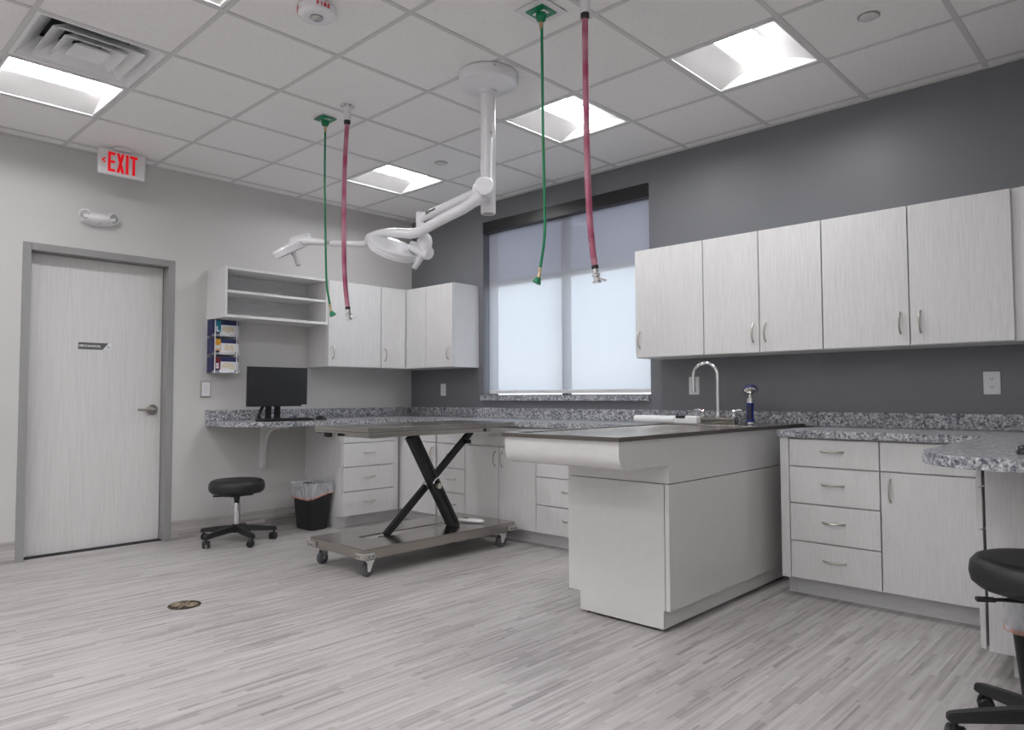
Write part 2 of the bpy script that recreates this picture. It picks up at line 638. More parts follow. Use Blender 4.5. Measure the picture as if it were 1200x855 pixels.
# window
wn = structure(thing('window_1', ((WX0 + WX1) / 2, 0.12, WZ0), None, None))
f = MB()
f.box(WX0, WX0 + 0.022, 0.095, 0.16, WZ0, WZ1).box(WX1 - 0.022, WX1, 0.095, 0.16, WZ0, WZ1)
f.box(WX0 + 0.022, WX1 - 0.022, 0.095, 0.16, WZ0, WZ0 + 0.008).box(WX0 + 0.022, WX1 - 0.022, 0.095, 0.16, WZ1 - 0.04, WZ1)
f.build('window_frame', 'winframe', wn)
MB().box(1.912, 1.972, 0.10, 0.155, WZ0 + 0.008, WZ1 - 0.04).build('mullion', 'winframe', wn)
MB().box(WX0 + 0.022, 1.912, 0.102, 0.153, 2.125, 2.175).box(1.972, WX1 - 0.022, 0.102, 0.153, 2.125, 2.175).build('transom', 'winframe', wn)
for x0, x1 in ((WX0 + 0.022, 1.912), (1.972, WX1 - 0.022)):
    MB().box(x0, x1, 0.126, 0.132, WZ0 + 0.008, 2.125).build('pane', 'pane', wn)
    MB().box(x0, x1, 0.126, 0.132, 2.175, WZ1 - 0.04).build('tinted_pane', 'pane_dark', wn)
MB().box(WX0 - 0.015, WX1 - 0.004, -0.028, 0.094, WZ0 - 0.045, WZ0, 0.005).build('sill', 'gran', wn)

sh = thing('roller_shade', (1.95, 0.05, WZ0 + 0.03), 'translucent white roller shade pulled down over the window under a black fascia', 'window shade')
MB().box(WX0 + 0.028, WX1 - 0.016, 0.053, 0.0545, 1.135, 2.66).build('fabric', 'shade', sh, smooth=False)
MB().box(WX0 + 0.028, WX1 - 0.016, 0.049, 0.058, 1.131, 1.160, 0.003).build('hem_bar', 'whitep', sh)
MB().box(WX0 + 0.008, WX1, -0.012, 0.085, 2.612, WZ1 + 0.004, 0.002).build('fascia', 'fascia', sh)


# ------------------------------------------------------------------ cabinets
def fb(u, v, z):           # window wall: run along x, front towards -y
    return (u, -v, z)


def fl(u, v, z):           # door wall: run along y, front towards +x
    return (v, u, z)


def fr(u, v, z):           # counter end: run along y, front towards -x
    return (5.80 - v, u, z)


def bx(mb, F, u0, u1, v0, v1, z0, z1, bev=0.0):
    a, b = F(u0, v0, z0), F(u1, v1, z1)
    return mb.box(a[0], b[0], a[1], b[1], z0, z1, bev)


def pull(F, u, v, z, vertical, parent, ln=0.115):
    n = 10
    pts = []
    for i in range(n + 1):
        s = i / n * 2 - 1
        h = 0.027 * (1 - s * s) ** 0.6 if abs(s) < 1 else 0.0
        d = s * ln / 2
        pts.append(F(u, v + h, z + d) if vertical else F(u + d, v + h, z))
    a, b = pts[0], pts[-1]
    mb = MB().tube(pts, [0.0064] + [0.0056] * (n - 1) + [0.0064], 8)
    return mb.build('handle', 'nickel', parent)


def front(root, F, kind, u0, u1, z0, z1, v, hu=None, hz=None, vertical=True, g=0.0034, mat='lam'):
    o = bx(MB(), F, u0 + g, u1 - g, v - 0.019, v, z0 + g, z1 - g, 0.0015).build(kind, mat, root)
    if hu is not None:
        pull(F, hu, v, hz, vertical, o)
    return o


def upper(F, u0, u1, doors, label, z0=1.372, z1=2.134, dep=0.33, group='wall hung cabinets', carc=None):
    """DOORS: (u0, u1, handle u)."""
    um = (u0 + u1) / 2
    r = thing('upper_cabinet', F(um, dep / 2, z0), label, 'cabinet', group)
    bx(MB(), F, u0, u1, 0.001, dep - 0.021, z0, z1, 0.001).build('carcass', 'lam', r)
    for a, b, hu in doors:
        front(r, F, 'door', a, b, z0, z1, dep, hu, z0 + 0.125)
    return r


Zs = (0.102, 0.307, 0.513, 0.715, 0.868)


def lower(F, u0, u1, items, label, dep=0.61, toe=0.515, group='base cabinets under the granite counter', toeu=None, carc=True):
    um = (u0 + u1) / 2
    r = thing('base_cabinet', F(um, dep / 2, 0), label, 'cabinet', group)
    bx(MB(), F, u0, u1, 0.001, dep - 0.021, 0.1, 0.874, 0.001).build('carcass', 'lam', r)
    tu = toeu or (u0, u1)
    bx(MB(), F, tu[0], tu[1], 0.02, toe, 0.0, 0.0995).build('toe_kick', 'kick', r)
    for it in items:
        k, a, b, z0, z1 = it[:5]
        front(r, F, k, a, b, z0, z1, dep, *it[5:])
    return r


def drawers(a, b, hu=None):
    hu = (a + b) / 2 if hu is None else hu
    return [('drawer', a, b, z0, z1, hu, (z0 + z1) / 2 + 0.012, False) for z0, z1 in zip(Zs[:-1], Zs[1:])]


# left group
upper(fl, -1.183, -0.619, [(-1.183, -0.619, -1.135)], 'wide single-door wall cabinet beside the open shelves')
# corner cabinet: an L with two leaves that meet in the inner corner
c = thing('upper_cabinet', (0.2, -0.2, 1.372), 'L-shaped corner wall cabinet with two narrow doors meeting in the room corner', 'cabinet', 'wall hung cabinets')
MB().prism([(0.001, -0.6185), (0.309, -0.6185), (0.309, -0.309), (0.6255, -0.309), (0.6255, -0.001), (0.001, -0.001)], 1.372, 2.134, 'z').build('carcass', 'lam', c)
front(c, fl, 'door', -0.618, -0.333, 1.372, 2.134, 0.33, -0.575, 1.495)
front(c, fb, 'door', 0.333, 0.626, 1.372, 2.134, 0.33)
upper(fb, 0.626, 0.998, [(0.626, 0.998, 0.945)], 'small single-door wall cabinet standing just left of the window')
# long group
upper(fb, 2.936, 3.467, [(2.936, 3.467, 2.975)], 'single-door wall cabinet overlapping the right edge of the window')
upper(fb, 3.467, 4.228, [(3.467, 3.846, 3.806), (3.846, 4.228, 3.884)], 'double-door wall cabinet directly above the blue hand sprayer')
upper(fb, 4.228, 5.150, [(4.228, 4.684, 4.638), (4.684, 5.150, 4.736)], 'widest double-door wall cabinet, above the double wall outlet by the counter end')
e = upper(fb, 5.150, 5.795, [(5.184, 5.795, 5.75)], 'wall cabinet at the right picture edge behind a recessed filler strip')

# open shelf unit
s = thing('open_shelf_unit', (0.165, -1.64, 1.73), 'white open wall shelf with one middle board, above the monitor', 'shelf')
k = MB()
k.box(0.001, 0.330, -2.105, -2.085, 1.735, 2.134, 0.001).box(0.001, 0.330, -1.2055, -1.1855, 1.735, 2.134, 0.001)
k.box(0.001, 0.330, -2.085, -1.2055, 2.114, 2.134, 0.001).box(0.001, 0.330, -2.085, -1.2055, 1.735, 1.757, 0.001)
k.build('carcass', 'lam', s)
MB().box(0.001, 0.012, -2.085, -1.2055, 1.757, 2.114).build('back_panel', 'lamin', s)
MB().box(0.012, 0.322, -2.085, -1.2055, 1.931, 1.951, 0.001).build('shelf', 'lam', s)

# base cabinets
lower(fl, -1.205, -0.617, drawers(-1.203, -0.677), 'four-drawer base cabinet between the desk space and the room corner', toeu=(-1.203, -0.516))
lower(fb, 0.05, 1.112, [('drawer', 0.655, 1.098, 0.715, 0.868), ('door', 0.655, 1.098, 0.102, 0.715, 1.055, 0.62)], 'corner base cabinet with one door, seen behind the black scissor legs', toeu=(0.516, 1.112))
lower(fb, 1.124, 1.467, drawers(1.124, 1.467), 'narrow four-drawer base cabinet seen just right of the scissor legs')
lower(fb, 1.467, 2.237, [('drawer', 1.467, 2.237, 0.715, 0.868, 1.80, 0.80, False), ('door', 1.467, 1.852, 0.102, 0.715, 1.815, 0.62), ('door', 1.852, 2.237, 0.102, 0.715, 1.89, 0.62)],
      'double-door base cabinet below the window, one wide drawer above its doors')
lower(fb, 2.237, 3.29, drawers(2.237, 2.80, 2.55) + [('door', 2.80, 3.29, 0.102, 0.868, 2.85, 0.62)], 'four-drawer base cabinet half hidden behind the white steel-topped table')
lower(fb, 4.128, 4.597, drawers(4.128, 4.597), 'four-drawer base cabinet right beside the white steel-topped table')
lower(fb, 4.597, 5.0345, [('drawer', 4.597, 5.0345, 0.715, 0.868, 4.86, 0.80, False), ('door', 4.597, 5.0345, 0.102, 0.715, 4.645, 0.62)],
      'base cabinet with one door under a drawer, left of the counter end')
# fillers
fi = MB().box(4.079, 4.127, -0.61, -0.02, 0.1, 0.874, 0.001).build('filler_panel', 'lam', None, (4.10, -0.6, 0.0))
tag(fi, 'narrow vertical filler panel between steel-topped table and drawer cabinet', 'panel')
MB().box(4.079, 4.127, -0.515, -0.03, 0.0, 0.0995).build('toe_kick', 'kick', fi)
# counter-end cabinet (fronts face the long wall's room side, only their edges show)
r = thing('base_cabinet', (5.45, -0.9, 0), 'base cabinet under the counter end, its plain end panel behind the bin', 'cabinet', 'base cabinets under the granite counter')
MB().box(5.158, 5.785, -1.215, -0.002, 0.1, 0.874, 0.001).build('carcass', 'lam', r)
MB().box(5.225, 5.785, -1.150, -0.01, 0.0, 0.0995).build('toe_kick', 'kick', r)
for z0, z1 in ((0.102, 0.572), (0.572, 0.74), (0.74, 0.868)):
    front(r, lambda u, v, z: (5.80 - v, u, z), 'drawer', -1.215, -0.64, z0, z1, 0.672, -0.93, (z0 + z1) / 2, False)
MB().box(5.037, 5.127, -0.609, -0.40, 0.1, 0.874).build('corner_filler', 'lam', r)

# ------------------------------------------------------------------ worktops
A = [(0.002, -2.107), (0.30, -2.107)] + arc(0.345, -1.817, 0.29, -90, 0, 8) + [(0.635, -0.635), (3.292, -0.635), (3.292, -0.002), (0.002, -0.002)]
wt = thing('worktop', (0.6, -0.6, 0.876), 'long L-shaped grey granite counter from the desk to the steel-topped table', 'counter')
MB().prism(A, 0.876, 0.914, 'z', 0.004).build('counter_slab', 'gran', wt)
MB().box(0.002, 0.021, -2.105, -0.022, 0.9145, 1.002, 0.003).box(0.002, 4.07, -0.0215, -0.002, 0.9145, 1.002, 0.003).build('backsplash', 'gran', wt)
B = [(4.074, -0.002), (4.074, -0.635), (5.07, -0.635), (5.07, -1.70)] + arc(5.35, -1.72, 0.28, 180, 270, 9) + [(5.795, -2.0), (5.795, -0.002)]
w2 = thing('worktop', (4.9, -0.6, 0.876), 'grey granite counter with a rounded end projecting above the swivel stool', 'counter')
MB().prism(B, 0.876, 0.914, 'z', 0.004).build('counter_slab', 'gran', w2)
MB().box(4.074, 5.795, -0.0215, -0.002, 0.9145, 1.002, 0.003).build('backsplash', 'gran', w2)
br = MB().prism([(0.001, 0.5), (0.001, 0.874), (0.42, 0.874), (0.42, 0.85), (0.18, 0.835)] + [(0.06 + 0.12 * math.cos(math.radians(a)), 0.715 + 0.12 * math.sin(math.radians(a))) for a in (75, 100, 125, 150, 175)][:0] +
               [(0.11, 0.80), (0.07, 0.74), (0.052, 0.66), (0.04, 0.53), (0.03, 0.5)], -1.637, -1.602, 'y', 0.002)
tag(br.build('shelf_bracket', 'lam', None, (0.0, -1.62, 0.5)), 'white curved bracket holding up the desk counter above the stool', 'bracket')

# ------------------------------------------------------------------ steel-topped wet table
p = thing('wet_table', (3.68, -1.0, 0), 'white laminate wet exam table with curved overhang and steel top', 'exam table')
PX0, PX1 = 3.302, 3.980
prof = [(-2.035, 0.9095), (-2.035, 0.850)] + [(-1.967 - 0.068 * math.cos(math.radians(a)), 0.850 - 0.068 * math.sin(math.radians(a))) for a in (15, 30, 45, 60, 75, 90)] + [(-0.026, 0.782), (-0.026, 0.9095)]
body = prof[:-2] + [(-1.633, 0.782), (-1.633, 0.694), (-0.026, 0.694), (-0.026, 0.9095)]
MB().prism(body, 3.377, PX1, 'x').prism(prof, PX0, 3.377, 'x').build('apron', 'gloss2', p, ang=25)
MB().box(3.957, PX1, -1.635, -0.03, 0.102, 0.690, 0.0012).build('side_panel', 'gloss', p)
MB().box(3.377, 3.397, -1.610, -0.64, 0.108, 0.690, 0.0012).build('side_panel', 'gloss2', p)
MB().prism([(3.377, 0.108), (3.452, 0.108), (3.452, 0.014), (3.944, 0.014), (3.944, 0.102), (3.953, 0.102), (3.953, 0.690), (3.377, 0.690)], -1.635, -1.615, 'y', 0.001).build('front_panel', 'gloss2', p)
MB().box(3.40, 3.953, -1.61, -0.03, 0.11, 0.69).build('carcass', 'gloss2', p)
MB().box(3.925, 3.943, -1.612, -0.03, 0.014, 0.1015).box(3.453, 3.470, -1.612, -0.64, 0.014, 0.1075).build('toe_kick', 'gloss2', p)
for x, y in ((3.475, -1.615), (3.925, -1.615), (3.925, -0.1), (3.475, -0.7)):
    MB().lathe((x, y, 0), (0, 0, 1), [(0, 0.022), (0.006, 0.022), (0.008, 0.008), (0.0139, 0.008)], 16).build('leveling_foot', 'nickel', p)
for z in (0.20, 0.42, 0.52):
    MB().cyl((3.3765, -1.60, z), (3.3755, -1.60, z), 0.008, seg=12).build('hinge_screw', 'nickel', p)
st = MB()
X0, X1, Y0, Y1 = PX0 - 0.010, PX1 + 0.010, -2.047, -0.026
st.box(X0, X1, Y0, Y0 + 0.035, 0.910, 0.930, 0.003).box(X0, X0 + 0.035, Y0 + 0.035, -0.60, 0.910, 0.930, 0.003).box(X1 - 0.035, X1, Y0 + 0.035, -0.60, 0.910, 0.930, 0.003)
st.box(X0, X1, -0.60, Y1, 0.910, 0.930, 0.003).box(X0 + 0.035, X1 - 0.035, Y0 + 0.035, -0.60, 0.910, 0.914)
stt = st.build('steel_top', 'steel_top', p)
tr = MB().box(X0 - 0.0015, X1 + 0.0015, Y0 - 0.0015, Y0 - 0.0001, 0.910, 0.929).box(X1 + 0.0001, X1 + 0.0015, Y0 - 0.0001, Y1, 0.910, 0.929)
tr.box(X0 - 0.0015, X0 - 0.0001, Y0 - 0.0001, -0.64, 0.910, 0.929)
tag(tr.build('edge_trim', 'trim', stt, smooth=False), 'dark edge trim')
gr = MB()
for i in range(34):
    y = -1.99 + i * 0.0405
    gr.box(X0 + 0.04, X1 - 0.04, y, y + 0.022, 0.9145, 0.924, 0.002)
for x in (X0 + 0.06, (X0 + X1) / 2, X1 - 0.06):
    gr.box(x - 0.008, x + 0.008, -1.99, -0.63, 0.9145, 0.922)
gr.build('grate', 'steel', stt)

# faucet on a deck block
fc = thing('faucet', (3.545, -0.3, 0.93), 'chrome gooseneck faucet with two lever handles at the sink end of the wet table', 'faucet')
MB().box(3.415, 3.672, -0.335, -0.265, 0.9305, 0.968, 0.006).build('deck_block', 'steel', fc)
pts = [(3.545, -0.3, 0.985), (3.545, -0.3, 1.10), (3.546, -0.3, 1.20)]
cx, cz, rr = 3.459, 1.235, 0.087
pts += [(cx + rr * math.cos(math.radians(a)), -0.3, cz + rr * math.sin(math.radians(a))) for a in range(0, 181, 12)]
pts += [(3.371, -0.3, 1.19), (3.373, -0.3, 1.14)]
MB().tube(pts, 0.0115, 14).build('spout', 'chrome', fc)
MB().lathe((3.545, -0.3, 0.968), (0, 0, 1), [(0, 0.024), (0.006, 0.024), (0.01, 0.019), (0.032, 0.017), (0.036, 0.013)], 24).build('spout_base', 'chrome', fc)
MB().cyl((3.372, -0.3, 1.148), (3.373, -0.3, 1.130), 0.0135, seg=16).build('aerator', 'chrome', fc)
for x, s, nm in ((3.438, -1, 'redink'), (3.655, 1, 'blue')):
    h = MB().lathe((x, -0.3, 0.968), (0, 0, 1), [(0, 0.020), (0.006, 0.020), (0.012, 0.014), (0.030, 0.013), (0.040, 0.016), (0.046, 0.012)], 20)
    h.tube([(x, -0.3, 1.004), (x + s * 0.03, -0.302, 1.014), (x + s * 0.062, -0.305, 1.012)], [0.008, 0.0075, 0.006], 10)
    ho = h.build('lever', 'chrome', fc)
    MB().lathe((x, -0.3, 1.0142), (0, 0, 1), [(0, 0.009), (0.004, 0.008)], 16).build('index_button', nm, ho)

# blue hand sprayer
b = thing('hand_sprayer', (3.74, -0.25, 0.930), 'blue hand sprayer with round chrome head standing upright beside the faucet', 'sprayer')
MB().lathe((3.74, -0.25, 0.9305), (0, 0, 1), [(0, 0.034), (0.005, 0.034), (0.008, 0.026), (0.010, 0.026)], 24).build('foot', 'chrome', b)
MB().lathe((3.74, -0.25, 0.9405), (0, 0, 1), [(0, 0.021), (0.005, 0.023), (0.06, 0.021), (0.115, 0.022), (0.120, 0.018)], 20).build('grip', 'blue', b)
MB().box(3.734, 3.757, -0.276, -0.268, 0.955, 1.045, 0.003).build('trigger', 'black', b)
MB().lathe((3.74, -0.25, 1.0605), (0, 0, 1), [(0, 0.022), (0.03, 0.021), (0.034, 0.010), (0.060, 0.009)], 18).build('collar', 'chrome', b)
ax = Vector((0.30, -0.44, -0.85)).normalized()
hc = Vector((3.742, -0.253, 1.150))
MB().lathe(hc - ax * 0.014, ax, [(0, 0.024), (0.008, 0.042), (0.022, 0.047), (0.030, 0.045)], 28).build('head', 'navy', b)
MB().lathe(hc + ax * 0.0165, ax, [(0, 0.042), (0.008, 0.036), (0.018, 0.020), (0.022, 0.011)], 24).build('spray_face', 'chrome', b)

# white tubular device lying across the rim
sc = thing('handheld_scanner', (3.33, -0.6, 0.93), 'white tube-shaped handheld device with dark display window lying by the faucet', 'scanner')
MB().tube([(3.105, -0.6, 0.9565), (3.112, -0.6, 0.9565), (3.13, -0.6, 0.9565), (3.41, -0.6, 0.9565)], [0.016, 0.023, 0.0255, 0.0255], 20).build('barrel', 'white', sc)
q = MB().box(3.411, 3.572, -0.628, -0.572, 0.931, 0.983, 0.012, 3).build('handle', 'white', sc)
MB().box(3.425, 3.492, -0.6292, -0.585, 0.965, 0.9836, 0.003).build('display', 'screen', q)
MB().lathe((3.105, -0.6, 0.9565), (-1, 0, 0), [(0, 0.010), (0.004, 0.009), (0.016, 0.004)], 14).build('tip', 'dark', sc)

# ------------------------------------------------------------------ lift table
tb = thing('lift_table', (1.80, -1.36, 0), 'stainless steel scissor lift exam table on casters with black crossed legs', 'exam table')
k = MB().box(1.490, 2.105, -2.005, -0.70, 0.885, 0.915, 0.004)
tt = k.build('table_top', 'steel', tb)
k = MB().box(2.080, 2.104, -2.003, -0.985, 0.852, 0.8848, 0.003).box(1.492, 1.516, -2.003, -0.985, 0.866, 0.8848, 0.003).box(1.516, 2.080, -2.003, -1.979, 0.872, 0.8848, 0.002)
k.build('skirt', 'steel', tt)
k = MB().box(1.60, 2.00, -1.90, -1.78, 0.842, 0.8845, 0.004).box(1.66, 1.72, -1.78, -0.80, 0.842, 0.8845, 0.003).box(1.90, 1.96, -1.78, -0.80, 0.842, 0.8845, 0.003)
k.build('under_frame', 'steel', tb)
MB().cyl((2.1045, -1.005, 0.868), (2.112, -1.005, 0.868), 0.011, seg=14).build('end_plug', 'black', tb)
MB().cyl((2.1045, -1.72, 0.897), (2.107, -1.72, 0.897), 0.005, seg=10).build('screw', 'chrome', tb)
MB().box(1.535, 1.605, -1.965, -1.935, 0.838, 0.8715, 0.01).build('hand_knob', 'black', tb)
# legs
k = MB()
k.beam((1.89, -1.50, 0.842), (1.89, -1.115, 0.182), 0.076, 0.066, (1, 0, 0), 0.006)
k.beam((1.925, -1.482, 0.842), (1.925, -1.097, 0.182), 0.018, 0.02, (1, 0, 0), 0.004)
k.build('scissor_leg', 'blackp', tb)
k = MB().beam((1.795, -1.645, 0.17), (1.795, -0.85, 0.842), 0.046, 0.036, (1, 0, 0), 0.006)
k.build('scissor_leg', 'blackp', tb)
k = MB().cyl((1.775, -1.29, 0.482), (1.945, -1.29, 0.482), 0.020, seg=18)
k.build('pivot_pin', 'nickel', tb)
k = MB().tube([(1.945, -1.29 + 0.062 * math.cos(a), 0.482 + 0.062 * math.sin(a)) for a in [i * PI / 10 - 0.35 for i in range(11)]], 0.005, 8)
k.build('cable_loop', 'whitep', tb)
MB().beam((1.80, -0.925, 0.77), (1.86, -0.925, 0.77), 0.03, 0.03, (0, 0, 1), 0.004).build('stop_bolt', 'black', tb)
# platform with a slot
k = MB()
k.box(1.490, 1.735, -2.03, -0.70, 0.172, 0.180, 0.002).box(1.855, 2.105, -2.03, -0.70, 0.172, 0.180, 0.002)
k.box(1.735, 1.855, -2.03, -1.83, 0.172, 0.180).box(1.735, 1.855, -1.10, -0.70, 0.172, 0.180)
k.box(1.490, 1.500, -2.03, -0.70, 0.116, 0.172).box(2.095, 2.105, -2.03, -0.70, 0.116, 0.172)
k.box(1.500, 2.095, -2.03, -2.02, 0.116, 0.172).box(1.500, 2.095, -0.71, -0.70, 0.116, 0.172)
pf = k.build('base_platform', 'steel', tb)
k = MB().box(1.72, 1.87, -1.85, -1.08, 0.118, 0.126)
k.build('slot_tray', 'rubber', pf)  # dark tone of the tray stands in for shade inside the slot
MB().box(1.76, 1.83, -1.68, -1.61, 0.1262, 0.166, 0.006).build('leg_foot', 'blackp', pf)
for x, y, sx, sy in ((2.105, -2.03, 1, -1), (1.490, -2.03, -1, -1), (2.105, -0.70, 1, 1), (1.490, -0.70, -1, 1)):
    poly = [(x + sx * 0.001, y - sy * 0.07), (x + sx * 0.020, y - sy * 0.066)] + [(x + sx * 0.022 * math.cos(math.radians(a)), y + sy * 0.022 * math.sin(math.radians(a))) for a in (0, 30, 60, 90)] + \
           [(x - sx * 0.065, y + sy * 0.020), (x - sx * 0.07, y + sy * 0.001), (x + sx * 0.001, y + sy * 0.001)]
    bo = MB().prism(poly, 0.120, 0.154, 'z', 0.003).build('corner_bumper', 'rubberlight', tb)
    k = MB()
    for q in (0.022, 0.052):
        k.cyl((x + sx * 0.0195, y - sy * q, 0.1365), (x + sx * 0.0235, y - sy * q, 0.1365), 0.005, seg=10)
        k.cyl((x - sx * q, y + sy * 0.0195, 0.1365), (x - sx * q, y + sy * 0.0235, 0.1365), 0.005, seg=10)
    k.build('bolt', 'dark', bo)
for x, y, a in ((2.055, -1.955, 88), (1.545, -1.955, 100), (2.055, -0.775, 78), (1.545, -0.775, 95)):
    R = Matrix.Translation((x, y, 0)) @ Matrix.Rotation(math.radians(a), 4, 'Z')
    cs = MB().box(-0.045, 0.045, -0.035, 0.035, 0.108, 0.1155, 0.002).move(R).build('caster', 'dark', tb)
    fk = [(-0.028, 0.032), (-0.008, 0.032), (0.022, 0.1), (-0.030, 0.1)]
    k = MB().prism(fk, -0.023, -0.020, 'y').prism(fk, 0.020, 0.023, 'y').box(-0.030, 0.022, -0.023, 0.023, 0.097, 0.107, 0.004)
    k.cyl((-0.018, -0.027, 0.041), (-0.018, 0.027, 0.041), 0.009, seg=12)
    k.move(R).build('fork', 'chrome', cs)
    MB().lathe((-0.018, -0.015, 0.041), (0, 1, 0), [(0, 0.020), (0.001, 0.033), (0.004, 0.040), (0.015, 0.041), (0.026, 0.040), (0.029, 0.033), (0.030, 0.020)], 24).move(R).build('wheel', 'rubber', cs)
rm = thing('foot_control', (1.905, -0.955, 0.18), 'white hand control lying on the steel base of the lift table', 'remote control')
R = Matrix.Translation((1.905, -0.955, 0.1805)) @ Matrix.Rotation(math.radians(22), 4, 'Z')
k = MB()
k.rings([[(x, w_ * math.cos(t), 0.016 + h_ * math.sin(t)) for t in [2 * PI * i / 14 for i in range(14)]]
         for x, w_, h_ in ((-0.105, 0.008, 0.006), (-0.09, 0.02, 0.012), (-0.03, 0.027, 0.0155), (0.05, 0.028, 0.0155), (0.09, 0.02, 0.012), (0.104, 0.006, 0.005))])
k.move(R).build('shell', 'white', rm)
MB().box(-0.06, -0.02, -0.012, 0.012, 0.029, 0.0335, 0.002).move(R).build('key_pad', 'grey_sign', rm)


# ------------------------------------------------------------------ stools
def stool(x, y, zs, r, angles, label):
    """ZS: height of the seat top."""
    t = thing('swivel_stool', (x, y, 0), label, 'stool', 'black swivel stools')
    o = Vector((x, y, 0))
    MB().lathe((x, y, zs - 0.085), (0, 0, 1), [(-0.02, r - 0.05), (-0.016, r - 0.024), (0.0, r - 0.006), (0.028, r), (0.058, r - 0.004), (0.076, r - 0.018), (0.082, r - 0.035), (0.080, r - 0.06), (0.085, 0.0)], 48).build('seat', 'vinyl', t)
    MB().box(x - 0.09, x + 0.09, y - 0.09, y + 0.09, zs - 0.124, zs - 0.1055, 0.006).build('seat_plate', 'black', t)
    lv = MB().tube([(x - 0.02, y - 0.05, zs - 0.131), (x - 0.10, y - 0.07, zs - 0.133), (x - 0.13, y - 0.085, zs - 0.135)], [0.006, 0.006, 0.006], 8)
    lv.beam((x - 0.12, y - 0.08, zs - 0.1345), (x - 0.17, y - 0.105, zs - 0.136), 0.024, 0.014, (0, 0, 1), 0.004)
    lv.build('height_lever', 'black', t)
    MB().lathe((x, y, 0.16), (0, 0, 1), [(0, 0.014), (zs - 0.27, 0.014)], 18).build('gas_rod', 'chrome', t)
    MB().lathe((x, y, 0.06), (0, 0, 1), [(0, 0.022), (0.01, 0.025), (zs * 0.5, 0.025), (zs * 0.5 + 0.004, 0.018)], 22).build('column', 'chrome', t)
    MB().lathe((x, y, zs - 0.175), (0, 0, 1), [(0, 0.019), (0.02, 0.021), (0.050, 0.028)], 18).build('column_cap', 'black', t)
    MB().lathe((x, y, 0.075), (0, 0, 1), [(0, 0.035), (0.01, 0.042), (0.05, 0.040), (0.062, 0.030)], 24).build('hub', 'blackp', t)
    for a in angles:
        ca, sa = math.cos(math.radians(a)), math.sin(math.radians(a))
        R = Matrix.Translation((x, y, 0)) @ Matrix.Rotation(math.radians(a), 4, 'Z')
        k = MB()
        k.rings([[(u, -w_, z0), (u, -w_ * 0.8, z1), (u, w_ * 0.8, z1), (u, w_, z0)] for u, w_, z0, z1 in
                 ((0.02, 0.026, 0.082, 0.128), (0.10, 0.025, 0.080, 0.122), (0.20, 0.023, 0.072, 0.108), (0.275, 0.021, 0.066, 0.097), (0.295, 0.016, 0.066, 0.092))])
        bmesh.ops.bevel(k.bm, geom=k.bm.edges[:], offset=0.004, segments=2, affect='EDGES')
        lg = k.move(R).build('leg', 'blackp', t)
        k = MB()
        R2 = Matrix.Translation((x + 0.275 * ca, y + 0.275 * sa, 0)) @ Matrix.Rotation(math.radians(a + 55), 4, 'Z')
        for s in (-1, 1):
            k.lathe((-0.012, s * 0.009, 0.026), (0, s, 0), [(0, 0.025), (0.002, 0.026), (0.014, 0.026), (0.018, 0.021)], 22)
        k.box(-0.030, 0.012, -0.006, 0.006, 0.026, 0.054, 0.003)
        k.cyl((0, 0, 0.05), (0, 0, 0.068), 0.008, seg=12)
        cs = k.move(R2).build('caster', 'black', lg)
    return t


stool(0.43, -2.035, 0.478, 0.205, [-74, -2, 70, 142, 214], 'black round swivel stool under the desk counter by the door')
stool(5.41, -1.765, 0.590, 0.205, [141, 213, 285, 357, 69], 'black round swivel stool cut by the picture edge, under the rounded counter end')


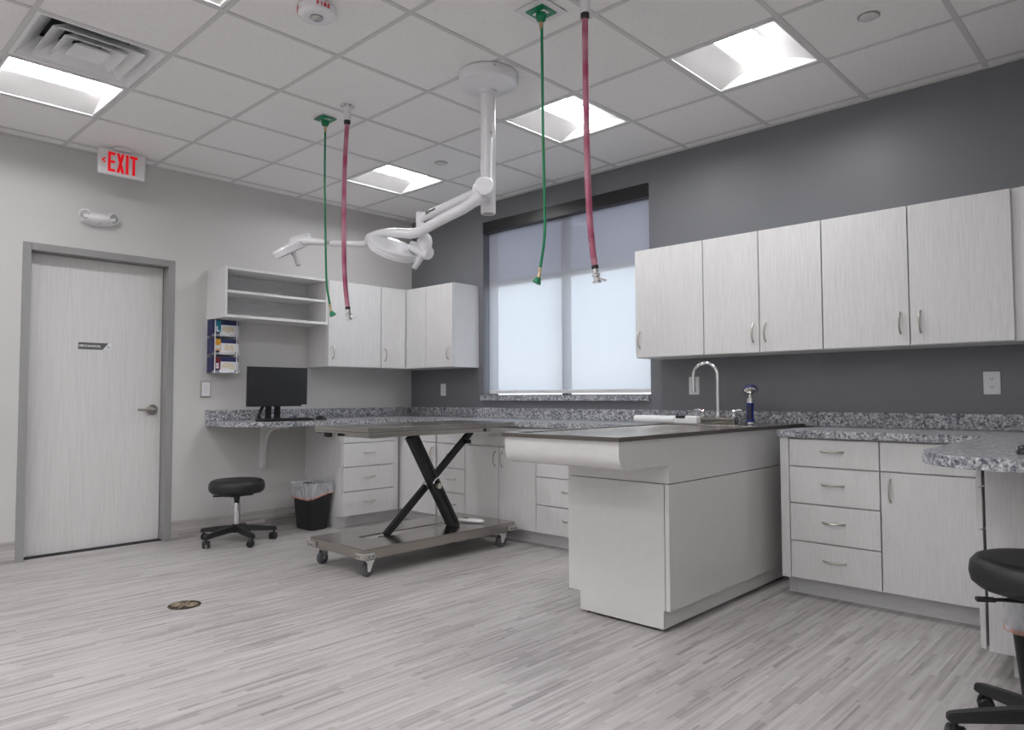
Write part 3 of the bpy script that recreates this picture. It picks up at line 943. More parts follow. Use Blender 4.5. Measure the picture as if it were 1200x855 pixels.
# ------------------------------------------------------------------ bins
def bin_(x, y, rz, label):
    t = thing('waste_bin', (x, y, 0), label, 'bin', 'black bins with clear liners')
    R = Matrix.Translation((x, y, 0)) @ Matrix.Rotation(rz, 4, 'Z')

    def rr(hx, hy, z, rad=0.035, n=4):
        out = []
        for cx_, cy_, a0 in ((hx - rad, hy - rad, 0), (-hx + rad, hy - rad, 90), (-hx + rad, -hy + rad, 180), (hx - rad, -hy + rad, 270)):
            for i in range(n + 1):
                a = math.radians(a0 + 90 * i / n)
                out.append((cx_ + rad * math.cos(a), cy_ + rad * math.sin(a), z))
        return out
    k = MB().rings([rr(0.112, 0.080, 0.002), rr(0.118, 0.086, 0.012), rr(0.148, 0.108, 0.365), rr(0.152, 0.112, 0.372), rr(0.146, 0.106, 0.372), rr(0.114, 0.082, 0.016)])
    k.move(R).build('bin_body', 'black', t)
    random.seed(int(x * 100))

    def wob(ring, amp, zamp=0.0):
        return [(p[0] + random.uniform(-amp, amp), p[1] + random.uniform(-amp, amp), p[2] + random.uniform(-zamp, zamp)) for p in ring]

    def droop(ring, f_):
        return [(p[0], p[1], p[2] - f_ * max(0.0, -p[1] * 6 + 0.2) - (0.025 if abs(p[0]) < 0.06 and p[1] < 0 else 0)) for p in ring]
    n = 7
    rings = [wob(rr(0.150, 0.110, 0.300, 0.035, n), 0.003, 0.004)[::1]]
    rings = [droop(wob(rr(0.158, 0.117, 0.305, 0.035, n), 0.004, 0.006), 0.045), droop(wob(rr(0.163, 0.121, 0.345, 0.035, n), 0.006, 0.004), 0.02),
             wob(rr(0.160, 0.120, 0.388, 0.035, n), 0.006, 0.012), wob(rr(0.146, 0.106, 0.384, 0.035, n), 0.003, 0.008), wob(rr(0.138, 0.098, 0.30, 0.035, n), 0.003, 0.0)]
    MB().rings(rings, cap=False).move(R).build('bag', 'bag', t)
    random.seed(int(x * 100))
    lo = droop(wob(rr(0.158, 0.117, 0.305, 0.035, n), 0.004, 0.006), 0.045)
    lo2 = [(p[0] * 1.004, p[1] * 1.004, p[2] + 0.012) for p in lo]
    lo1 = [(p[0] * 0.985, p[1] * 0.985, p[2] - 0.008) for p in lo]
    MB().rings([lo1, [(p[0] * 1.012, p[1] * 1.012, p[2]) for p in lo], lo2], cap=False).move(R).build('drawstring', 'peach', t)
    return t


bin_(0.36, -1.345, math.radians(3), 'black waste bin with clear liner beside the desk drawers')
bin_(5.408, -1.358, math.radians(-4), 'black waste bin with clear liner half hidden behind the near stool')

# ------------------------------------------------------------------ desk things
mn = thing('monitor', (0.27, -1.64, 0.914), 'black flat monitor on the desk counter under the open shelves', 'monitor')
R = Matrix.Translation((0.285, -1.640, 0)) @ Matrix.Rotation(math.radians(1.5), 4, 'Z') @ Matrix.Rotation(math.radians(1.2), 4, 'Y')
MB().box(-0.018, 0.010, -0.268, 0.268, 1.030, 1.353, 0.003).box(-0.045, -0.018, -0.14, 0.14, 1.08, 1.27, 0.01).move(R).build('housing', 'black', mn)
MB().box(0.0101, 0.0112, -0.262, 0.262, 1.044, 1.347).move(R).build('screen', 'screen', mn)
MB().box(0.0112, 0.0120, 0.215, 0.262, 1.033, 1.042).move(R).build('sticker', 'paper', mn)
k = MB().box(0.19, 0.37, -1.755, -1.525, 0.9145, 0.926, 0.004).beam((0.225, -1.60, 0.925), (0.232, -1.60, 1.10), 0.05, 0.02, (1, 0, 0), 0.004)
k.beam((0.225, -1.68, 0.925), (0.232, -1.68, 1.10), 0.05, 0.02, (1, 0, 0), 0.004)
k.build('stand', 'black', mn)
MB().tube(smoothpath([(0.235, -1.72, 1.05), (0.27, -1.77, 0.99), (0.28, -1.79, 0.945), (0.25, -1.76, 0.932)], 5), 0.014, 8).build('cable', 'black', mn)


def keyboard(x0, x1, y0, y1, z, label, rz=0.0):
    t = thing('keyboard', ((x0 + x1) / 2, (y0 + y1) / 2, z), label, 'keyboard')
    MB().prism([(x0, z + 0.0005), (x1, z + 0.0005), (x1, z + 0.010), (x0, z + 0.020)], y0, y1, 'y', 0.001).build('keyboard_case', 'black', t)
    k = MB()
    nx, ny = 5, 18
    for i in range(nx):
        for j in range(ny):
            a = x0 + 0.008 + (x1 - x0 - 0.016) * i / nx
            b_ = y0 + 0.008 + (y1 - y0 - 0.016) * j / ny
            zz = z + 0.0205 - 0.010 * (a - x0) / (x1 - x0)
            k.box(a + 0.001, a + (x1 - x0 - 0.016) / nx - 0.001, b_ + 0.001, b_ + (y1 - y0 - 0.016) / ny - 0.001, zz - 0.004, zz + 0.003)
    k.build('keys', 'blackp', t)
    return t


def mouse(x, y, z, label, rz=0.0):
    R = Matrix.Translation((x, y, z)) @ Matrix.Rotation(rz, 4, 'Z')
    t = thing('mouse', (x, y, z), label, 'mouse')
    k = MB().rings([[(u, w_ * math.cos(a), 0.001 + max(0, h_ * math.sin(a))) for a in [2 * PI * i / 16 for i in range(16)]] for u, w_, h_ in
                    ((-0.055, 0.010, 0.010), (-0.048, 0.024, 0.024), (-0.02, 0.031, 0.036), (0.02, 0.030, 0.033), (0.048, 0.024, 0.02), (0.056, 0.012, 0.01))])
    k.move(R).build('mouse_shell', 'black', t)
    MB().lathe((0.03, -0.004, 0.026), (0, 1, 0), [(0, 0.008), (0.008, 0.008)], 12).move(R).build('scroll_wheel', 'rubber', t)


keyboard(0.415, 0.545, -1.885, -1.435, 0.914, 'black keyboard lying in front of the monitor on the desk counter')
mouse(0.475, -1.335, 0.914, 'black mouse on the desk counter beside the keyboard', 0.1)
keyboard(5.335, 5.465, -1.66, -1.22, 0.914, 'black keyboard on the rounded counter end above the stool')
mouse(5.40, -1.745, 0.914, 'black mouse on the rounded counter end at the picture edge', 0.2)

# glove boxes in a wire rack
rk = thing('glove_box_rack', (0.0, -1.99, 1.30), 'clear wall rack with white straps holding three glove boxes', 'rack')
for z in (1.303, 1.452, 1.600):
    MB().prism([(0.0045, z - 0.004), (0.118, z - 0.004), (0.118, z + 0.018), (0.114, z + 0.018), (0.114, z), (0.0045, z)], -2.105, -1.878, 'y').build('tray', 'clear', rk)
for y in (-2.085, -1.905):
    MB().box(0.1185, 0.121, y - 0.004, y + 0.004, 1.299, 1.732).build('strap', 'whitep', rk)
MB().box(0.001, 0.004, -2.105, -1.878, 1.299, 1.732).build('rack_back', 'clear', rk)
for z, m_, ltr, lab in ((1.600, 'teal', 'L', 'top glove box in the wall rack, teal end stripe'), (1.452, 'amber', 'M', 'middle glove box in the wall rack, yellow end stripe marked M'),
                        (1.303, 'maroon', 'S', 'bottom glove box in the wall rack, dark red end stripe marked S')):
    t = thing('glove_box', (0.06, -1.99, z), lab, 'box', 'glove boxes in the wall rack')
    h = 0.128
    y0, y1, x1 = -2.098, -1.885, 0.106
    bo = MB().box(0.006, x1, y0, y1, z + 0.0005, z + h, 0.001).build('carton', 'navy', t)
    MB().box(x1 + 0.0001, x1 + 0.0008, -2.040, y1 + 0.001, z + 0.004, z + h - 0.036).build('white_panel', 'paper', t)
    MB().box(x1 + 0.0001, x1 + 0.0009, -2.085, -2.032, z + 0.030, z + h - 0.003).build('colour_stripe', m_, t)
    k = MB()
    random.seed(int(z * 1000))
    for i in range(7):
        k.ellipsoid((x1 + 0.0008, -1.965 + random.uniform(-0.035, 0.035), z + 0.052 + random.uniform(-0.012, 0.022)), (0.0008, random.uniform(0.014, 0.024), random.uniform(0.010, 0.020)), 14)
    k.build('glove_picture', 'cream', t)
    MB().text(ltr, 0.055, Matrix.Translation((x1 + 0.0016, -2.058, z + 0.055)) @ Matrix.Rotation(PI / 2, 4, 'Z') @ Matrix.Rotation(PI / 2, 4, 'X'), 0.0003, 0.003).build('size_letter', 'paper', t)
    MB().box(x1 + 0.0009, x1 + 0.0014, -1.918, -1.902, z + 0.010, z + 0.024).box(x1 + 0.0009, x1 + 0.0014, -1.896, -1.890, z + 0.010, z + 0.022).build('print_mark', 'navy', t)

# ------------------------------------------------------------------ wall fittings
def plate(name, F, u, z, w_, h_, label, cat, sockets):
    t = thing(name, F(u, 0, z - h_ / 2), label, cat)
    bx(MB(), F, u - w_ / 2, u + w_ / 2, 0.0005, 0.007, z - h_ / 2, z + h_ / 2, 0.003).build('cover_plate', 'whitep', t)
    for du in sockets:
        for dz in (-0.022, 0.022):
            o = bx(MB(), F, u + du - 0.015, u + du + 0.015, 0.007, 0.0095, z + dz - 0.014, z + dz + 0.014, 0.003).build('socket', 'white', t)
            k = MB()
            for a in (-0.006, 0.006):
                bx(k, F, u + du + a - 0.0014, u + du + a + 0.0014, 0.0095, 0.0100, z + dz - 0.002, z + dz + 0.008)
            bx(k, F, u + du - 0.0025, u + du + 0.0025, 0.0095, 0.0100, z + dz - 0.010, z + dz - 0.005)
            k.build('slot', 'dark', o)
    return t


plate('wall_outlet', fb, 0.500, 1.172, 0.074, 0.118, 'white outlet plate on the dark wall left of the window', 'outlet', (0,))
plate('wall_outlet', fb, 4.992, 1.170, 0.078, 0.124, 'white double outlet on the dark wall above the counter end', 'outlet', (0,))
t = thing('blank_wall_plate', (3.211, 0, 1.12), 'white wall plate behind the faucet spout', 'wall plate')
MB().box(3.170, 3.252, -0.007, -0.0005, 1.115, 1.240, 0.003).build('cover_plate', 'whitep', t)
MB().box(3.190, 3.205, -0.009, -0.007, 1.150, 1.205, 0.002).box(3.217, 3.232, -0.009, -0.007, 1.150, 1.205, 0.002).build('rocker', 'white', t)
t = thing('wall_switch', (0, -2.105, 1.10), 'white switch plate in a metal surround on the wall between door and monitor', 'switch')
MB().box(0.0005, 0.006, -2.148, -2.062, 1.105, 1.240, 0.003).build('surround', 'nickel', t)
sw = MB().box(0.006, 0.012, -2.138, -2.072, 1.116, 1.229, 0.003).build('cover_plate', 'white', t)
MB().box(0.012, 0.0145, -2.119, -2.091, 1.140, 1.205, 0.001).build('rocker', 'whitep', sw)

# sign on the door
t = thing('room_sign', (-0.096, -2.87, 1.465), 'grey door sign reading MECHANICAL with white triangular corner', 'sign')
sx = -0.0968
MB().box(sx, sx + 0.003, -2.995, -2.775, 1.462, 1.512, 0.0008).build('sign_panel', 'grey_sign', t)
MB().prism([(-2.834, 1.4625), (-2.7755, 1.4625), (-2.7755, 1.5115), (-2.795, 1.5115)], sx + 0.0031, sx + 0.0036, 'x').build('corner_field', 'paper', t)
k = MB()
for y, z, r in ((-2.803, 1.4785, 0.0065), (-2.787, 1.4785, 0.0065), (-2.7955, 1.490, 0.0065)):
    k.lathe((sx + 0.0037, y, z), (1, 0, 0), [(0, r), (0.0004, r)], 3)
k.build('emblem', 'ink', t)
MB().text('MECHANICAL', 0.023, Matrix.Translation((sx + 0.0037, -2.918, 1.487)) @ Matrix.Rotation(PI / 2, 4, 'Z') @ Matrix.Rotation(PI / 2, 4, 'X'), 0.0003, 0.0006).build('lettering', 'paper', t)

# exit sign
t = thing('exit_sign', (0.245, -2.835, 2.69), 'white exit sign with red letters hung from the ceiling above the door', 'exit sign')
ey0, ey1, ez0, ez1 = -2.992, -2.678, 2.690, 2.872
MB().box(0.222, 0.262, ey0, ey1, ez0, ez1, 0.016, 4).build('sign_case', 'whitep', t)
MB().lathe((0.242, -2.835, 2.8725), (0, 0, 1), [(0, 0.05), (0.012, 0.062), (0.019, 0.062)], 24).build('ceiling_canopy', 'whitep', t)
k = MB()
ex = (0.2622, 0.2645)


def L_(y0, y1, z0, z1):
    k.box(ex[0], ex[1], y0, y1, z0, z1)


zb, zt = 2.712, 2.852
y = -2.932
L_(y, y + 0.018, zb, zt); L_(y + 0.018, y + 0.047, zt - 0.02, zt); L_(y + 0.018, y + 0.045, 2.774, 2.792); L_(y + 0.018, y + 0.047, zb, zb + 0.02)
y = -2.876
k.prism([(y, zt), (y + 0.019, zt), (y + 0.052, zb), (y + 0.033, zb)], ex[0], ex[1], 'x')
k.prism([(y + 0.033, zt), (y + 0.052, zt), (y + 0.019, zb), (y, zb)], ex[0], ex[1] - 0.0003, 'x')
y = -2.815
L_(y, y + 0.018, zb, zt)
y = -2.788
L_(y, y + 0.052, zt - 0.02, zt); L_(y + 0.017, y + 0.035, zb, zt - 0.02)
k.build('exit_letters', 'red', t, smooth=False)
k = MB().prism([(-2.974, 2.786), (-2.953, 2.806), (-2.945, 2.800), (-2.960, 2.786), (-2.945, 2.772), (-2.953, 2.766)], ex[0], ex[1], 'x')
k.build('chevron', 'red', t, smooth=False)

# emergency twin light
t = thing('emergency_light', (0, -2.915, 2.36), 'white twin-headed emergency light on the wall above the door', 'emergency light')
k = MB()
rings = []
for i in range(17):
    s_ = i / 16 * 2 - 1
    yy = -2.917 + s_ * 0.118
    hz_ = 0.047 * (1 - 0.12 * s_ * s_) if abs(s_) < 0.95 else 0.030
    dp = 0.084 * (1 - 0.35 * s_ * s_) if abs(s_) < 0.95 else 0.03
    zc = 2.406 + 0.014 * s_ * s_
    rings.append([(0.001 + max(0, dp * math.sin(a)), yy, zc + hz_ * math.cos(a)) for a in [PI * j / 12 for j in range(13)]])
k.rings(rings)
bo = k.build('shell', 'whitep', t)
for s_ in (-1, 1):
    c_ = Vector((0.045, -2.917 + s_ * 0.088, 2.424))
    a_ = Vector((0.88, s_ * 0.36, -0.10)).normalized()
    hd = MB().lathe(c_ - a_ * 0.03, a_, [(0, 0.030), (0.01, 0.040), (0.045, 0.041), (0.048, 0.038)], 26).build('lamp_head', 'whitep', t)
    MB().lathe(c_ + a_ * 0.0182, a_, [(0, 0.034), (0.0015, 0.033), (0.002, 0.0)], 24).build('lens', 'led', hd)
MB().cyl((0.055, -2.918, 2.372), (0.0585, -2.918, 2.370), 0.004, seg=10).build('test_button', 'dark', t)

# fire alarm on the ceiling
t = thing('fire_alarm', (2.9, -2.86, CZ), 'round white ceiling fire alarm with strobe, marked FIRE in red', 'fire alarm')
ac = Vector((2.905, -2.862, CZ))
MB().lathe(ac, (0, 0, -1), [(0.0, 0.083), (0.004, 0.087), (0.030, 0.084), (0.040, 0.074), (0.043, 0.058), (0.043, 0.034), (0.036, 0.030), (0.036, 0.0)], 48).build('housing', 'white', t)
MB().lathe(ac + Vector((0, 0, -0.0365)), (0, 0, -1), [(0, 0.028), (0.010, 0.026), (0.018, 0.016), (0.021, 0.0)], 20).build('strobe', 'led', t)
cam_dir = math.atan2(-4.565 + 2.862, 5.753 - 2.905)
for off in (0.34, 0.34 - PI * 0.62):
    k = MB()
    for i, ch in enumerate('FIRE'):
        a = cam_dir + off + (i - 1.5) * 0.20
        R = Matrix.Translation(ac + Vector((0.0868 * math.cos(a), 0.0868 * math.sin(a), -0.018))) @ Matrix.Rotation(a + PI / 2, 4, 'Z') @ Matrix.Rotation(PI / 2, 4, 'X')
        k.text(ch, 0.024, R, 0.0008, 0.0012)
    k.build('fire_lettering', 'redink', t, smooth=False)

# concealed sprinkler covers
for x, y, lab in ((4.72, -1.02, 'flat round sprinkler cover on the ceiling beyond the brightest light panel'), (1.665, -1.04, 'flat round sprinkler cover on the ceiling left of the lamp pole')):
    t = thing('sprinkler_cover', (x, y, CZ), lab, 'sprinkler', 'ceiling sprinkler covers')
    MB().lathe((x, y, CZ + 0.0038), (0, 0, -1), [(0, 0.042), (0.0085, 0.042), (0.0105, 0.038), (0.0110, 0.0)], 32).build('cap', 'tee', t)
    MB().lathe((x, y, CZ + 0.0039), (0, 0, -1), [(0, 0.049), (0.003, 0.049)], 32).build('escutcheon', 'rubberlight', t)


# ------------------------------------------------------------------ ceiling lights and diffuser
def troffer(j, i, label):
    x0, x1, y0, y1 = cell(j, i)
    xc, yc = (x0 + x1) / 2, (y0 + y1) / 2
    t = thing('ceiling_light', (xc, yc, CZ), label, 'ceiling light', 'square recessed ceiling lights')
    g = 0.014
    a0, a1, b0, b1 = x0 + g, x1 - g, y0 + g, y1 - g
    z0 = CZ + 0.001
    fr_ = MB()
    w_ = 0.012
    fr_.box(a0, a1, b0, b0 + w_, z0, z0 + 0.012).box(a0, a1, b1 - w_, b1, z0, z0 + 0.012).box(a0, a0 + w_, b0 + w_, b1 - w_, z0, z0 + 0.012).box(a1 - w_, a1, b0 + w_, b1 - w_, z0, z0 + 0.012)
    fr_.box(a0, a1, b0, b1, z0 + 0.125, z0 + 0.13)
    fr_.box(a0, a0 + 0.003, b0, b1, z0 + 0.012, z0 + 0.125).box(a1 - 0.003, a1, b0, b1, z0 + 0.012, z0 + 0.125)
    fr_.build('housing', 'whitep', t)
    for y, s in ((b0 + w_, 1), (b1 - w_, -1)):
        MB().box(a0 + w_, a1 - w_, y, y + s * 0.004, z0 + 0.002, z0 + 0.12).build('end_plate', 'reflector', t)
    for s in (-1, 1):
        k = MB()
        pr = []
        for q in range(9):
            u = q / 8
            xx = xc + s * (0.278 - u * 0.173)
            pr.append((xx, z0 + 0.006 + 0.070 * (0.55 * u + 0.45 * math.sin(u * PI / 2))))
        poly = pr + [(p_[0] + s * 0.002, p_[1] + 0.004) for p_ in pr[::-1]]
        k.prism(poly, b0 + w_ + 0.004, b1 - w_ - 0.004, 'y')
        k.build('reflector', 'reflector', t)
    k = MB()
    pr = [(xc + 0.104 * math.cos(PI * q / 10), z0 + 0.081 - 0.010 * math.sin(PI * q / 10)) for q in range(11)]
    k.prism(pr, b0 + w_ + 0.005, b1 - w_ - 0.005, 'y')
    k.build('lens', 'lens', t)
    return t


labs = {(-3, 2): 'square ceiling light above the room corner cabinets, smallest in view', (0, 2): 'square ceiling light just right of the exam lamp pole',
        (2, 2): 'square ceiling light above the long run of wall cabinets', (-3, -2): 'ceiling light beside the air diffuser, near the exit sign',
        (0, -2): 'ceiling light barely showing at the top picture edge beside the air diffuser'}
for ji in LIGHTS:
    troffer(ji[0], ji[1], labs.get(ji, 'ceiling light out of view overhead or behind, added for overall brightness'))

x0, x1, y0, y1 = cell(*DIFF)
xc, yc = (x0 + x1) / 2, (y0 + y1) / 2
t = thing('air_diffuser', (xc, yc, CZ), 'square stepped white air diffuser in the ceiling above the door', 'air vent')


def sq(h, z):
    return [(xc - h, yc - h, z), (xc + h, yc - h, z), (xc + h, yc + h, z), (xc - h, yc + h, z)]


def cone(hi, zi, ho, zo, th=0.004):
    """A square flared vane from the inner top edge HI at ZI to the lower outer edge HO at ZO."""
    return MB().rings([sq(hi, zi), sq(ho, zo), sq(ho, zo - th), sq(hi - 0.004, zi - th)], closed=True)


hh = T / 2 - 0.0135
zb = CZ + 0.002
MB().rings([sq(hh, zb), sq(hh, zb + 0.012), sq(0.277, zb + 0.012), sq(0.185, zb + 0.098), sq(0.180, zb + 0.095), sq(0.272, zb)], closed=True).build('frame', 'diff', t)
cone(0.120, zb + 0.072, 0.208, zb - 0.002, 0.007).build('vane', 'diff', t)
cone(0.066, zb + 0.062, 0.143, zb - 0.002, 0.007).build('vane', 'diff', t)
MB().rings([sq(0.030, zb + 0.040), sq(0.080, zb + 0.002), sq(0.080, zb - 0.005), sq(0.02, zb + 0.014)]).build('center_vane', 'diff', t)
k = MB().box(xc - 0.17, xc + 0.17, yc - 0.17, yc + 0.17, zb + 0.11, zb + 0.115)
k.build('duct', 'dark', t)
k = MB()
for a in (45, 135, 225, 315):
    ca, sa = math.cos(math.radians(a)), math.sin(math.radians(a))
    k.beam((xc + 0.05 * ca, yc + 0.05 * sa, zb + 0.075), (xc + 0.21 * ca, yc + 0.21 * sa, zb + 0.070), 0.010, 0.004)
k.build('brace', 'diff', t)

# ------------------------------------------------------------------ exam lamp
el = thing('exam_lamp', (2.99, -1.84, CZ), 'white ceiling-mounted exam lamp with two round heads on long arms', 'exam lamp')
lx, ly = 2.99, -1.84
cn = MB().lathe((lx, ly, CZ + 0.001), (0, 0, -1), [(0, 0.160), (0.004, 0.164), (0.052, 0.164), (0.060, 0.160), (0.078, 0.090), (0.092, 0.052), (0.100, 0.047)], 48).build('ceiling_canopy', 'white', el)
k = MB()
for a in (-32, 88, 208):
    ca, sa = math.cos(math.radians(a)), math.sin(math.radians(a))
    k.cyl((lx + 0.163 * ca, ly + 0.163 * sa, CZ - 0.018), (lx + 0.166 * ca, ly + 0.166 * sa, CZ - 0.018), 0.006, seg=10)
k.build('screw', 'nickel', cn)
MB().lathe((lx, ly, 2.800), (0, 0, -1), [(0, 0.050), (0.018, 0.050), (0.020, 0.042)], 32).build('collar', 'white', el)
pl = MB().lathe((lx, ly, 2.780), (0, 0, -1), [(0, 0.041), (0.665, 0.041), (0.668, 0.039), (0.668, 0.033), (0.655, 0.030)], 32).build('pole', 'white', el)
MB().cyl((lx + 0.038, ly - 0.016, 2.555), (lx + 0.043, ly - 0.0185, 2.555), 0.006, seg=10).build('screw', 'nickel', pl)
MB().cyl((lx, ly, 2.112), (lx, ly, 2.1135), 0.028, seg=24).build('end_cap', 'rubberlight', pl)
# inner sleeve and knuckles
KC = Vector((3.045, -1.895, 2.235))
MB().tube([(3.020, -1.872, 2.52), (3.022, -1.873, 2.30), (3.03, -1.88, 2.22)], [0.026, 0.028, 0.036], 24).build('sleeve', 'white', el)
a_ = Vector((0.60, -0.80, 0.0))
MB().lathe(KC - a_ * 0.035 + Vector((-0.012, -0.012, 0)), a_, [(0, 0.044), (0.008, 0.054), (0.070, 0.054), (0.078, 0.050)], 32).build('joint', 'white', el)
KB = Vector((3.015, -1.905, 2.222))
b_ = Vector((0.30, -0.95, 0.04)).normalized()
MB().lathe(KB - b_ * 0.02, b_, [(0, 0.046), (0.058, 0.046), (0.066, 0.041), (0.068, 0.0)], 32).build('joint_cap', 'white', el)
# arm 1 (bar) to the near head
ar = MB().tube([(3.005, -1.885, 2.238), (2.975, -1.888, 2.234), (2.53, -1.918, 2.163), (2.50, -1.92, 2.158)], [0.022, 0.0245, 0.0245, 0.024], 20).build('spring_arm', 'white', el)
MB().beam((2.570, -1.9395, 2.174), (2.600, -1.9375, 2.179), 0.004, 0.020, (0, 0, 1)).beam((2.604, -1.9372, 2.1795), (2.650, -1.934, 2.187), 0.004, 0.013, (0, 0, 1)).build('nameplate', 'grey_sign', ar)
k = MB().tube(smoothpath([(2.497, -1.921, 2.195), (2.497, -1.92, 2.12), (2.506, -1.905, 2.05), (2.512, -1.898, 2.0)], 5), [0.024] * 6 + [0.026] * 5 + [0.040] * 5, 18)
k.ellipsoid((2.513, -1.898, 2.015), (0.052, 0.040, 0.062), 20)
k.build('yoke', 'white', el)
# arm 2 (tube) bending to the far head
pts = smoothpath([(3.040, -1.935, 2.190), (2.926, -1.957, 2.138), (2.749, -1.966, 2.103), (2.640, -1.970, 2.080), (2.565, -1.975, 2.062), (2.490, -1.980, 2.060), (2.420, -1.985, 2.073), (2.330, -1.992, 2.089), (2.227, -1.998, 2.099), (2.150, -2.009, 2.094), (2.100, -2.018, 2.080)], 5)
n = len(pts)
MB().tube(pts, [0.031 - 0.004 * i / (n - 1) if i > 2 else 0.035 for i in range(n - 2)] + [0.024, 0.014], 18).build('curved_arm', 'white', el)
MB().tube([(2.098, -2.015, 2.085), (2.080, -1.99, 2.068), (2.04, -1.99, 2.066), (1.977, -1.999, 2.073), (1.790, -2.055, 2.097), (1.765, -2.062, 2.10)], [0.018, 0.020, 0.0205, 0.0205, 0.0205, 0.017], 16).build('extension_arm', 'white', el)
MB().tube([(1.768, -2.062, 2.10), (1.70, -2.071, 2.116)], 0.011, 12).build('swivel_pin', 'chrome', el)
MB().tube([(1.715, -2.069, 2.113), (1.672, -2.075, 2.121), (1.572, -2.109, 2.139), (1.480, -2.14, 2.141), (1.430, -2.158, 2.128)], [0.013, 0.021, 0.026, 0.032, 0.026], 16).build('head_arm', 'white', el)
# far head
ax = Vector((-0.091, -0.485, 0.889)).normalized()
hc = Vector((1.425, -2.165, 2.104))
hb = MB().lathe(hc - ax * 0.032, ax, [(0.0, 0.112), (0.003, 0.120), (0.040, 0.120), (0.052, 0.110), (0.062, 0.060), (0.064, 0.0)], 40).build('lamp_head', 'white', el)
MB().lathe(hc - ax * 0.0325, -ax, [(0, 0.104), (0.0015, 0.100), (0.002, 0.0)], 36).build('lens', 'lens_off', hb)
MB().tube([(1.435, -2.160, 2.148), (1.450, -2.150, 2.150), (1.527, -2.085, 2.178), (1.533, -2.080, 2.181)], [0.024, 0.027, 0.027, 0.022], 18).build('head_grip', 'white', hb)
MB().tube([(1.458, -2.158, 2.075), (1.463, -2.150, 2.050), (1.489, -2.137, 1.987), (1.491, -2.136, 1.981)], [0.022, 0.013, 0.016, 0.013], 16).build('sterile_handle', 'lampglass', hb)
# near head
ax = Vector((0.529, -0.038, 0.848)).normalized()
hc = Vector((2.295, -1.962, 2.010))
ha = MB().lathe(hc - ax * 0.032, ax, [(-0.008, 0.136), (-0.004, 0.148), (0.018, 0.155), (0.020, 0.150), (0.040, 0.158), (0.046, 0.154), (0.056, 0.115), (0.072, 0.045), (0.077, 0.0)], 48).build('lamp_head', 'white', el)
MB().lathe(hc - ax * 0.0405, -ax, [(0, 0.130), (0.0015, 0.128), (0.002, 0.0)], 40).build('lens', 'lens_off', ha)
k = MB().tube([(2.40, -1.912, 2.012), (2.455, -1.885, 1.985), (2.515, -1.875, 1.957), (2.53, -1.872, 1.95)], [0.030, 0.040, 0.043, 0.034], 18)
k.build('head_joint', 'white', ha)
MB().tube([(2.488, -1.892, 1.945), (2.478, -1.900, 1.928), (2.448, -1.924, 1.872), (2.445, -1.926, 1.866)], [0.022, 0.019, 0.018, 0.014], 16).build('sterile_handle', 'lampglass', ha)


# ------------------------------------------------------------------ gas hoses
RT = Vector((0.7253, 0.6884, 0))


def hose_green(x, y, offs, zend, label, tilt, big):
    """OFFS: (z, sideways offset)."""
    t = thing('green_gas_hose', (x, y, CZ), label, 'hose', 'green gas hoses')
    if big:
        MB().box(x - 0.085, x + 0.085, y - 0.085, y + 0.085, CZ - 0.004, CZ - 0.001, 0.001).build('cover_plate', 'whitep', t)
    p_ = MB().box(x - 0.052, x + 0.052, y - 0.052, y + 0.052, CZ - 0.010, CZ - 0.0042, 0.002).build('ceiling_plate', 'green', t)
    MB().box(x - 0.036, x + 0.036, y - 0.020, y + 0.020, CZ - 0.0125, CZ - 0.0102, 0.001).build('plate_label', 'paper', p_)
    MB().lathe((x, y, CZ - 0.0127), (0, 0, -1), [(0, 0.024), (0.012, 0.026), (0.030, 0.022), (0.040, 0.012)], 18).build('socket', 'green', t)
    MB().lathe((x, y, CZ - 0.053), (0, 0, -1), [(0, 0.009), (0.022, 0.009), (0.034, 0.007)], 14).build('nut', 'brass', t)
    pts = [Vector((x, y, z)) + RT * o for z, o in offs]
    pts = smoothpath(pts, 8)
    MB().tube(pts, 0.0068, 12).build('tube', 'green', t)
    e_, d_ = pts[-1], (pts[-1] - pts[-3]).normalized()
    MB().lathe(e_ - d_ * 0.004, d_, [(0, 0.0085), (0.018, 0.0085), (0.020, 0.006), (0.034, 0.006), (0.036, 0.008), (0.052, 0.008)], 14).build('ferrule', 'brass', t)
    dd = (d_ + RT * tilt).normalized()
    k = MB().lathe(e_ + d_ * 0.044, dd, [(0, 0.012), (0.008, 0.014), (0.010, 0.017), (0.024, 0.021), (0.027, 0.021)], 20)
    k.build('connector', 'green', t)
    return t


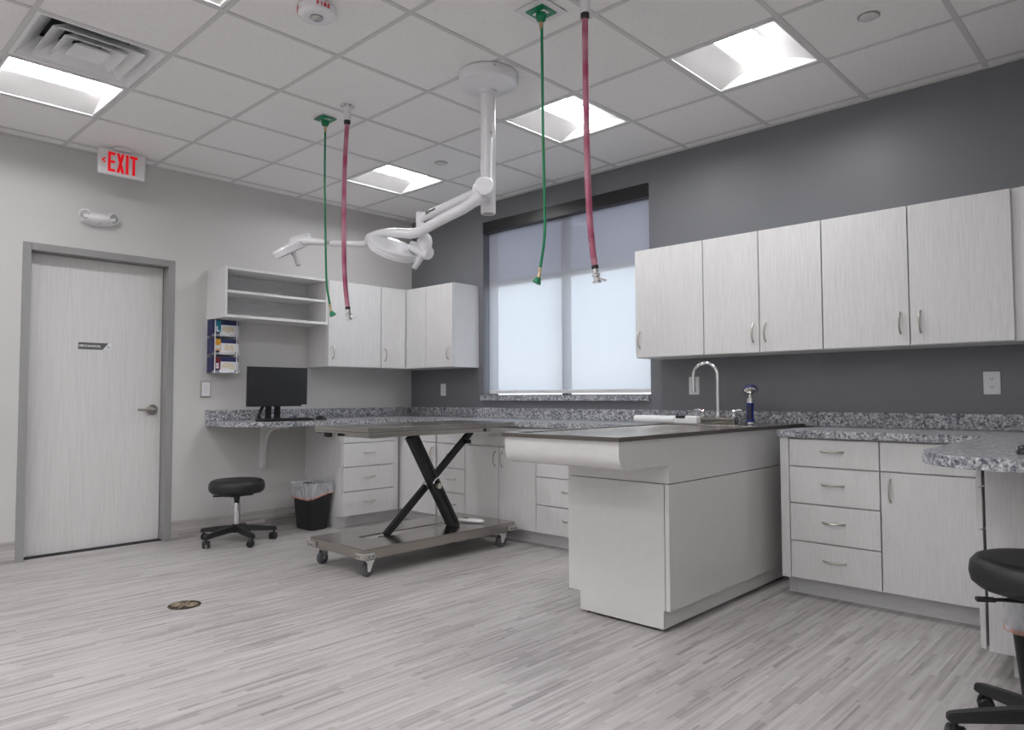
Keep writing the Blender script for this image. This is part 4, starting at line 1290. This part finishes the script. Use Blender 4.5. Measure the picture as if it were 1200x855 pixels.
def hose_rose(x, y, offs, label, r=0.0135):
    t = thing('rose_suction_hose', (x, y, CZ), label, 'hose', 'rose suction hoses')
    MB().lathe((x, y, CZ - 0.0005), (0, 0, -1), [(0, 0.044), (0.004, 0.044), (0.012, 0.030), (0.013, 0.025)], 28).build('flange', 'chrome', t)
    MB().lathe((x, y, CZ - 0.014), (0, 0, -1), [(0, 0.022), (0.075, 0.022), (0.078, 0.019)], 24).build('coupling', 'whitep', t)
    MB().lathe((x, y, CZ - 0.0925), (0, 0, -1), [(0, 0.020), (0.018, 0.020), (0.026, 0.014)], 20).build('clamp', 'black', t)
    base = smoothpath([Vector((x, y, z)) + RT * o for z, o in offs], 12)
    # resample finely and corrugate
    P, acc = [base[0]], 0.0
    step = 0.0032
    for a, b in zip(base, base[1:]):
        d = (b - a).length
        m_ = max(1, int(d / step))
        for i in range(1, m_ + 1):
            P.append(a.lerp(b, i / m_))
    MB().tube(P, [r + (0.0012 if (i // 2) % 2 else 0.0) for i in range(len(P))], 12).build('ribbed_tube', 'pink', t)
    e_, d_ = P[-1], (P[-1] - P[-8]).normalized()
    MB().lathe(e_ - d_ * 0.012, d_, [(0, 0.0155), (0.016, 0.0155)], 16).build('clip', 'black', t)
    k = MB().lathe(e_ + d_ * 0.004, d_, [(0, 0.014), (0.020, 0.014), (0.024, 0.018), (0.034, 0.018), (0.036, 0.013), (0.052, 0.013), (0.056, 0.019), (0.064, 0.019)], 18)
    k.beam(e_ + d_ * 0.045 + RT * 0.010, e_ + d_ * 0.056 + RT * 0.040, 0.016, 0.008)
    k.beam(e_ + d_ * 0.052 - RT * 0.008, e_ + d_ * 0.066 - RT * 0.020, 0.012, 0.008)
    k.build('connector', 'chrome', t)
    return t


hose_green(1.796, -2.131, [(2.83, 0.0), (2.5, 0.0), (2.2, 0.006), (1.95, 0.012), (1.80, 0.020), (1.69, 0.040)], 1.6, 'thin green hose hanging left of the exam lamp, ending before the open shelves', 0.3, False)
hose_green(3.636, -2.131, [(2.83, 0.003), (2.5, 0.005), (2.2, 0.008), (1.98, 0.012), (1.83, 0.010), (1.69, -0.010)], 1.6, 'green hose hanging in front of the window shade', -0.35, True)
hose_rose(2.069, -2.146, [(2.785, 0.0), (2.55, -0.012), (2.3, -0.016), (2.0, -0.014), (1.8, -0.006), (1.64, 0.012)], 'ribbed dark pink hose hanging in front of the corner wall cabinets')
hose_rose(3.872, -2.106, [(2.785, 0.0), (2.55, 0.001), (2.3, 0.003), (2.1, 0.006), (1.9, 0.013), (1.75, 0.025), (1.665, 0.036)], 'ribbed dark pink hose hanging nearest, in front of the window shade')

# ------------------------------------------------------------------ floor drain
t = thing('floor_drain', (1.838, -2.985, 0), 'round brass floor drain set in the floor before the door', 'drain')
MB().lathe((1.838, -2.985, 0.0005), (0, 0, 1), [(0, 0.082), (0.0025, 0.082), (0.003, 0.078), (0.003, 0.074), (0.001, 0.073), (0.001, 0.0)], 40).build('drain_ring', 'drain', t)
k = MB()
for sx_ in (-1, 1):
    for r in (0.010, 0.022, 0.034):
        a0 = [(1.838 + (sx_ * 0.038) * 0.72 + r * math.cos(q) * 0.9, -2.985 + sx_ * 0.038 * 0.69 + r * math.sin(q) * 0.9, 0.0035) for q in [2 * PI * i / 20 for i in range(21)]]
        k.tube(a0, 0.0028, 6)
k.beam((1.838 - 0.052, -2.985 + 0.052, 0.0035), (1.838 + 0.052, -2.985 - 0.052, 0.0035), 0.008, 0.004)
k.build('grate', 'drain_rib', t)

# ------------------------------------------------------------------ daylight, camera, view
wd = D.worlds.new('Daylight')
SC.world = wd
wd.use_nodes = True
t = wd.node_tree
bg = t.nodes['Background']
tc = t.nodes.new('ShaderNodeTexCoord')
sp = t.nodes.new('ShaderNodeSeparateXYZ')
L(t, tc, 'Generated', sp, 'Vector')
r = ramp(t, [(0.0, (0.55, 0.55, 0.55)), (0.47, (0.8, 0.8, 0.8)), (0.52, (1.0, 1.0, 1.0)), (0.60, (0.80, 0.87, 0.95)), (1.0, (0.45, 0.60, 0.85))])
mr = N(t, 'ShaderNodeMapRange')
mr.inputs['From Min'].default_value = -1
mr.inputs['From Max'].default_value = 1
L(t, sp, 'Z', mr, 'Value')
L(t, mr, 'Result', r, 'Fac')
L(t, r, 'Color', bg, 'Color')
bg.inputs['Strength'].default_value = 2.3

cam = D.objects.new('camera', D.cameras.new('camera'))
COL.objects.link(cam)
az, pt, ro = math.radians(133.50912), math.radians(2.50368), math.radians(-0.19524)
d = Vector((math.cos(pt) * math.cos(az), math.cos(pt) * math.sin(az), math.sin(pt)))
rt = d.cross(Vector((0, 0, 1))).normalized()
up = rt.cross(d)
r2 = rt * math.cos(ro) + up * math.sin(ro)
u2 = up * math.cos(ro) - rt * math.sin(ro)
mat = Matrix((r2, u2, -d)).transposed().to_4x4()
mat.translation = Vector((5.75277, -4.56467, 1.10825))
cam.matrix_world = mat
cam.data.sensor_width = 36
cam.data.lens = 832.311 * 36 / 1200
cam.data.clip_start = 0.05
SC.camera = cam

vs = SC.view_settings
vs.view_transform = 'Standard'
vs.look = 'None'
vs.gamma = 1.0
vs.use_curve_mapping = False
vs.exposure = 0.0
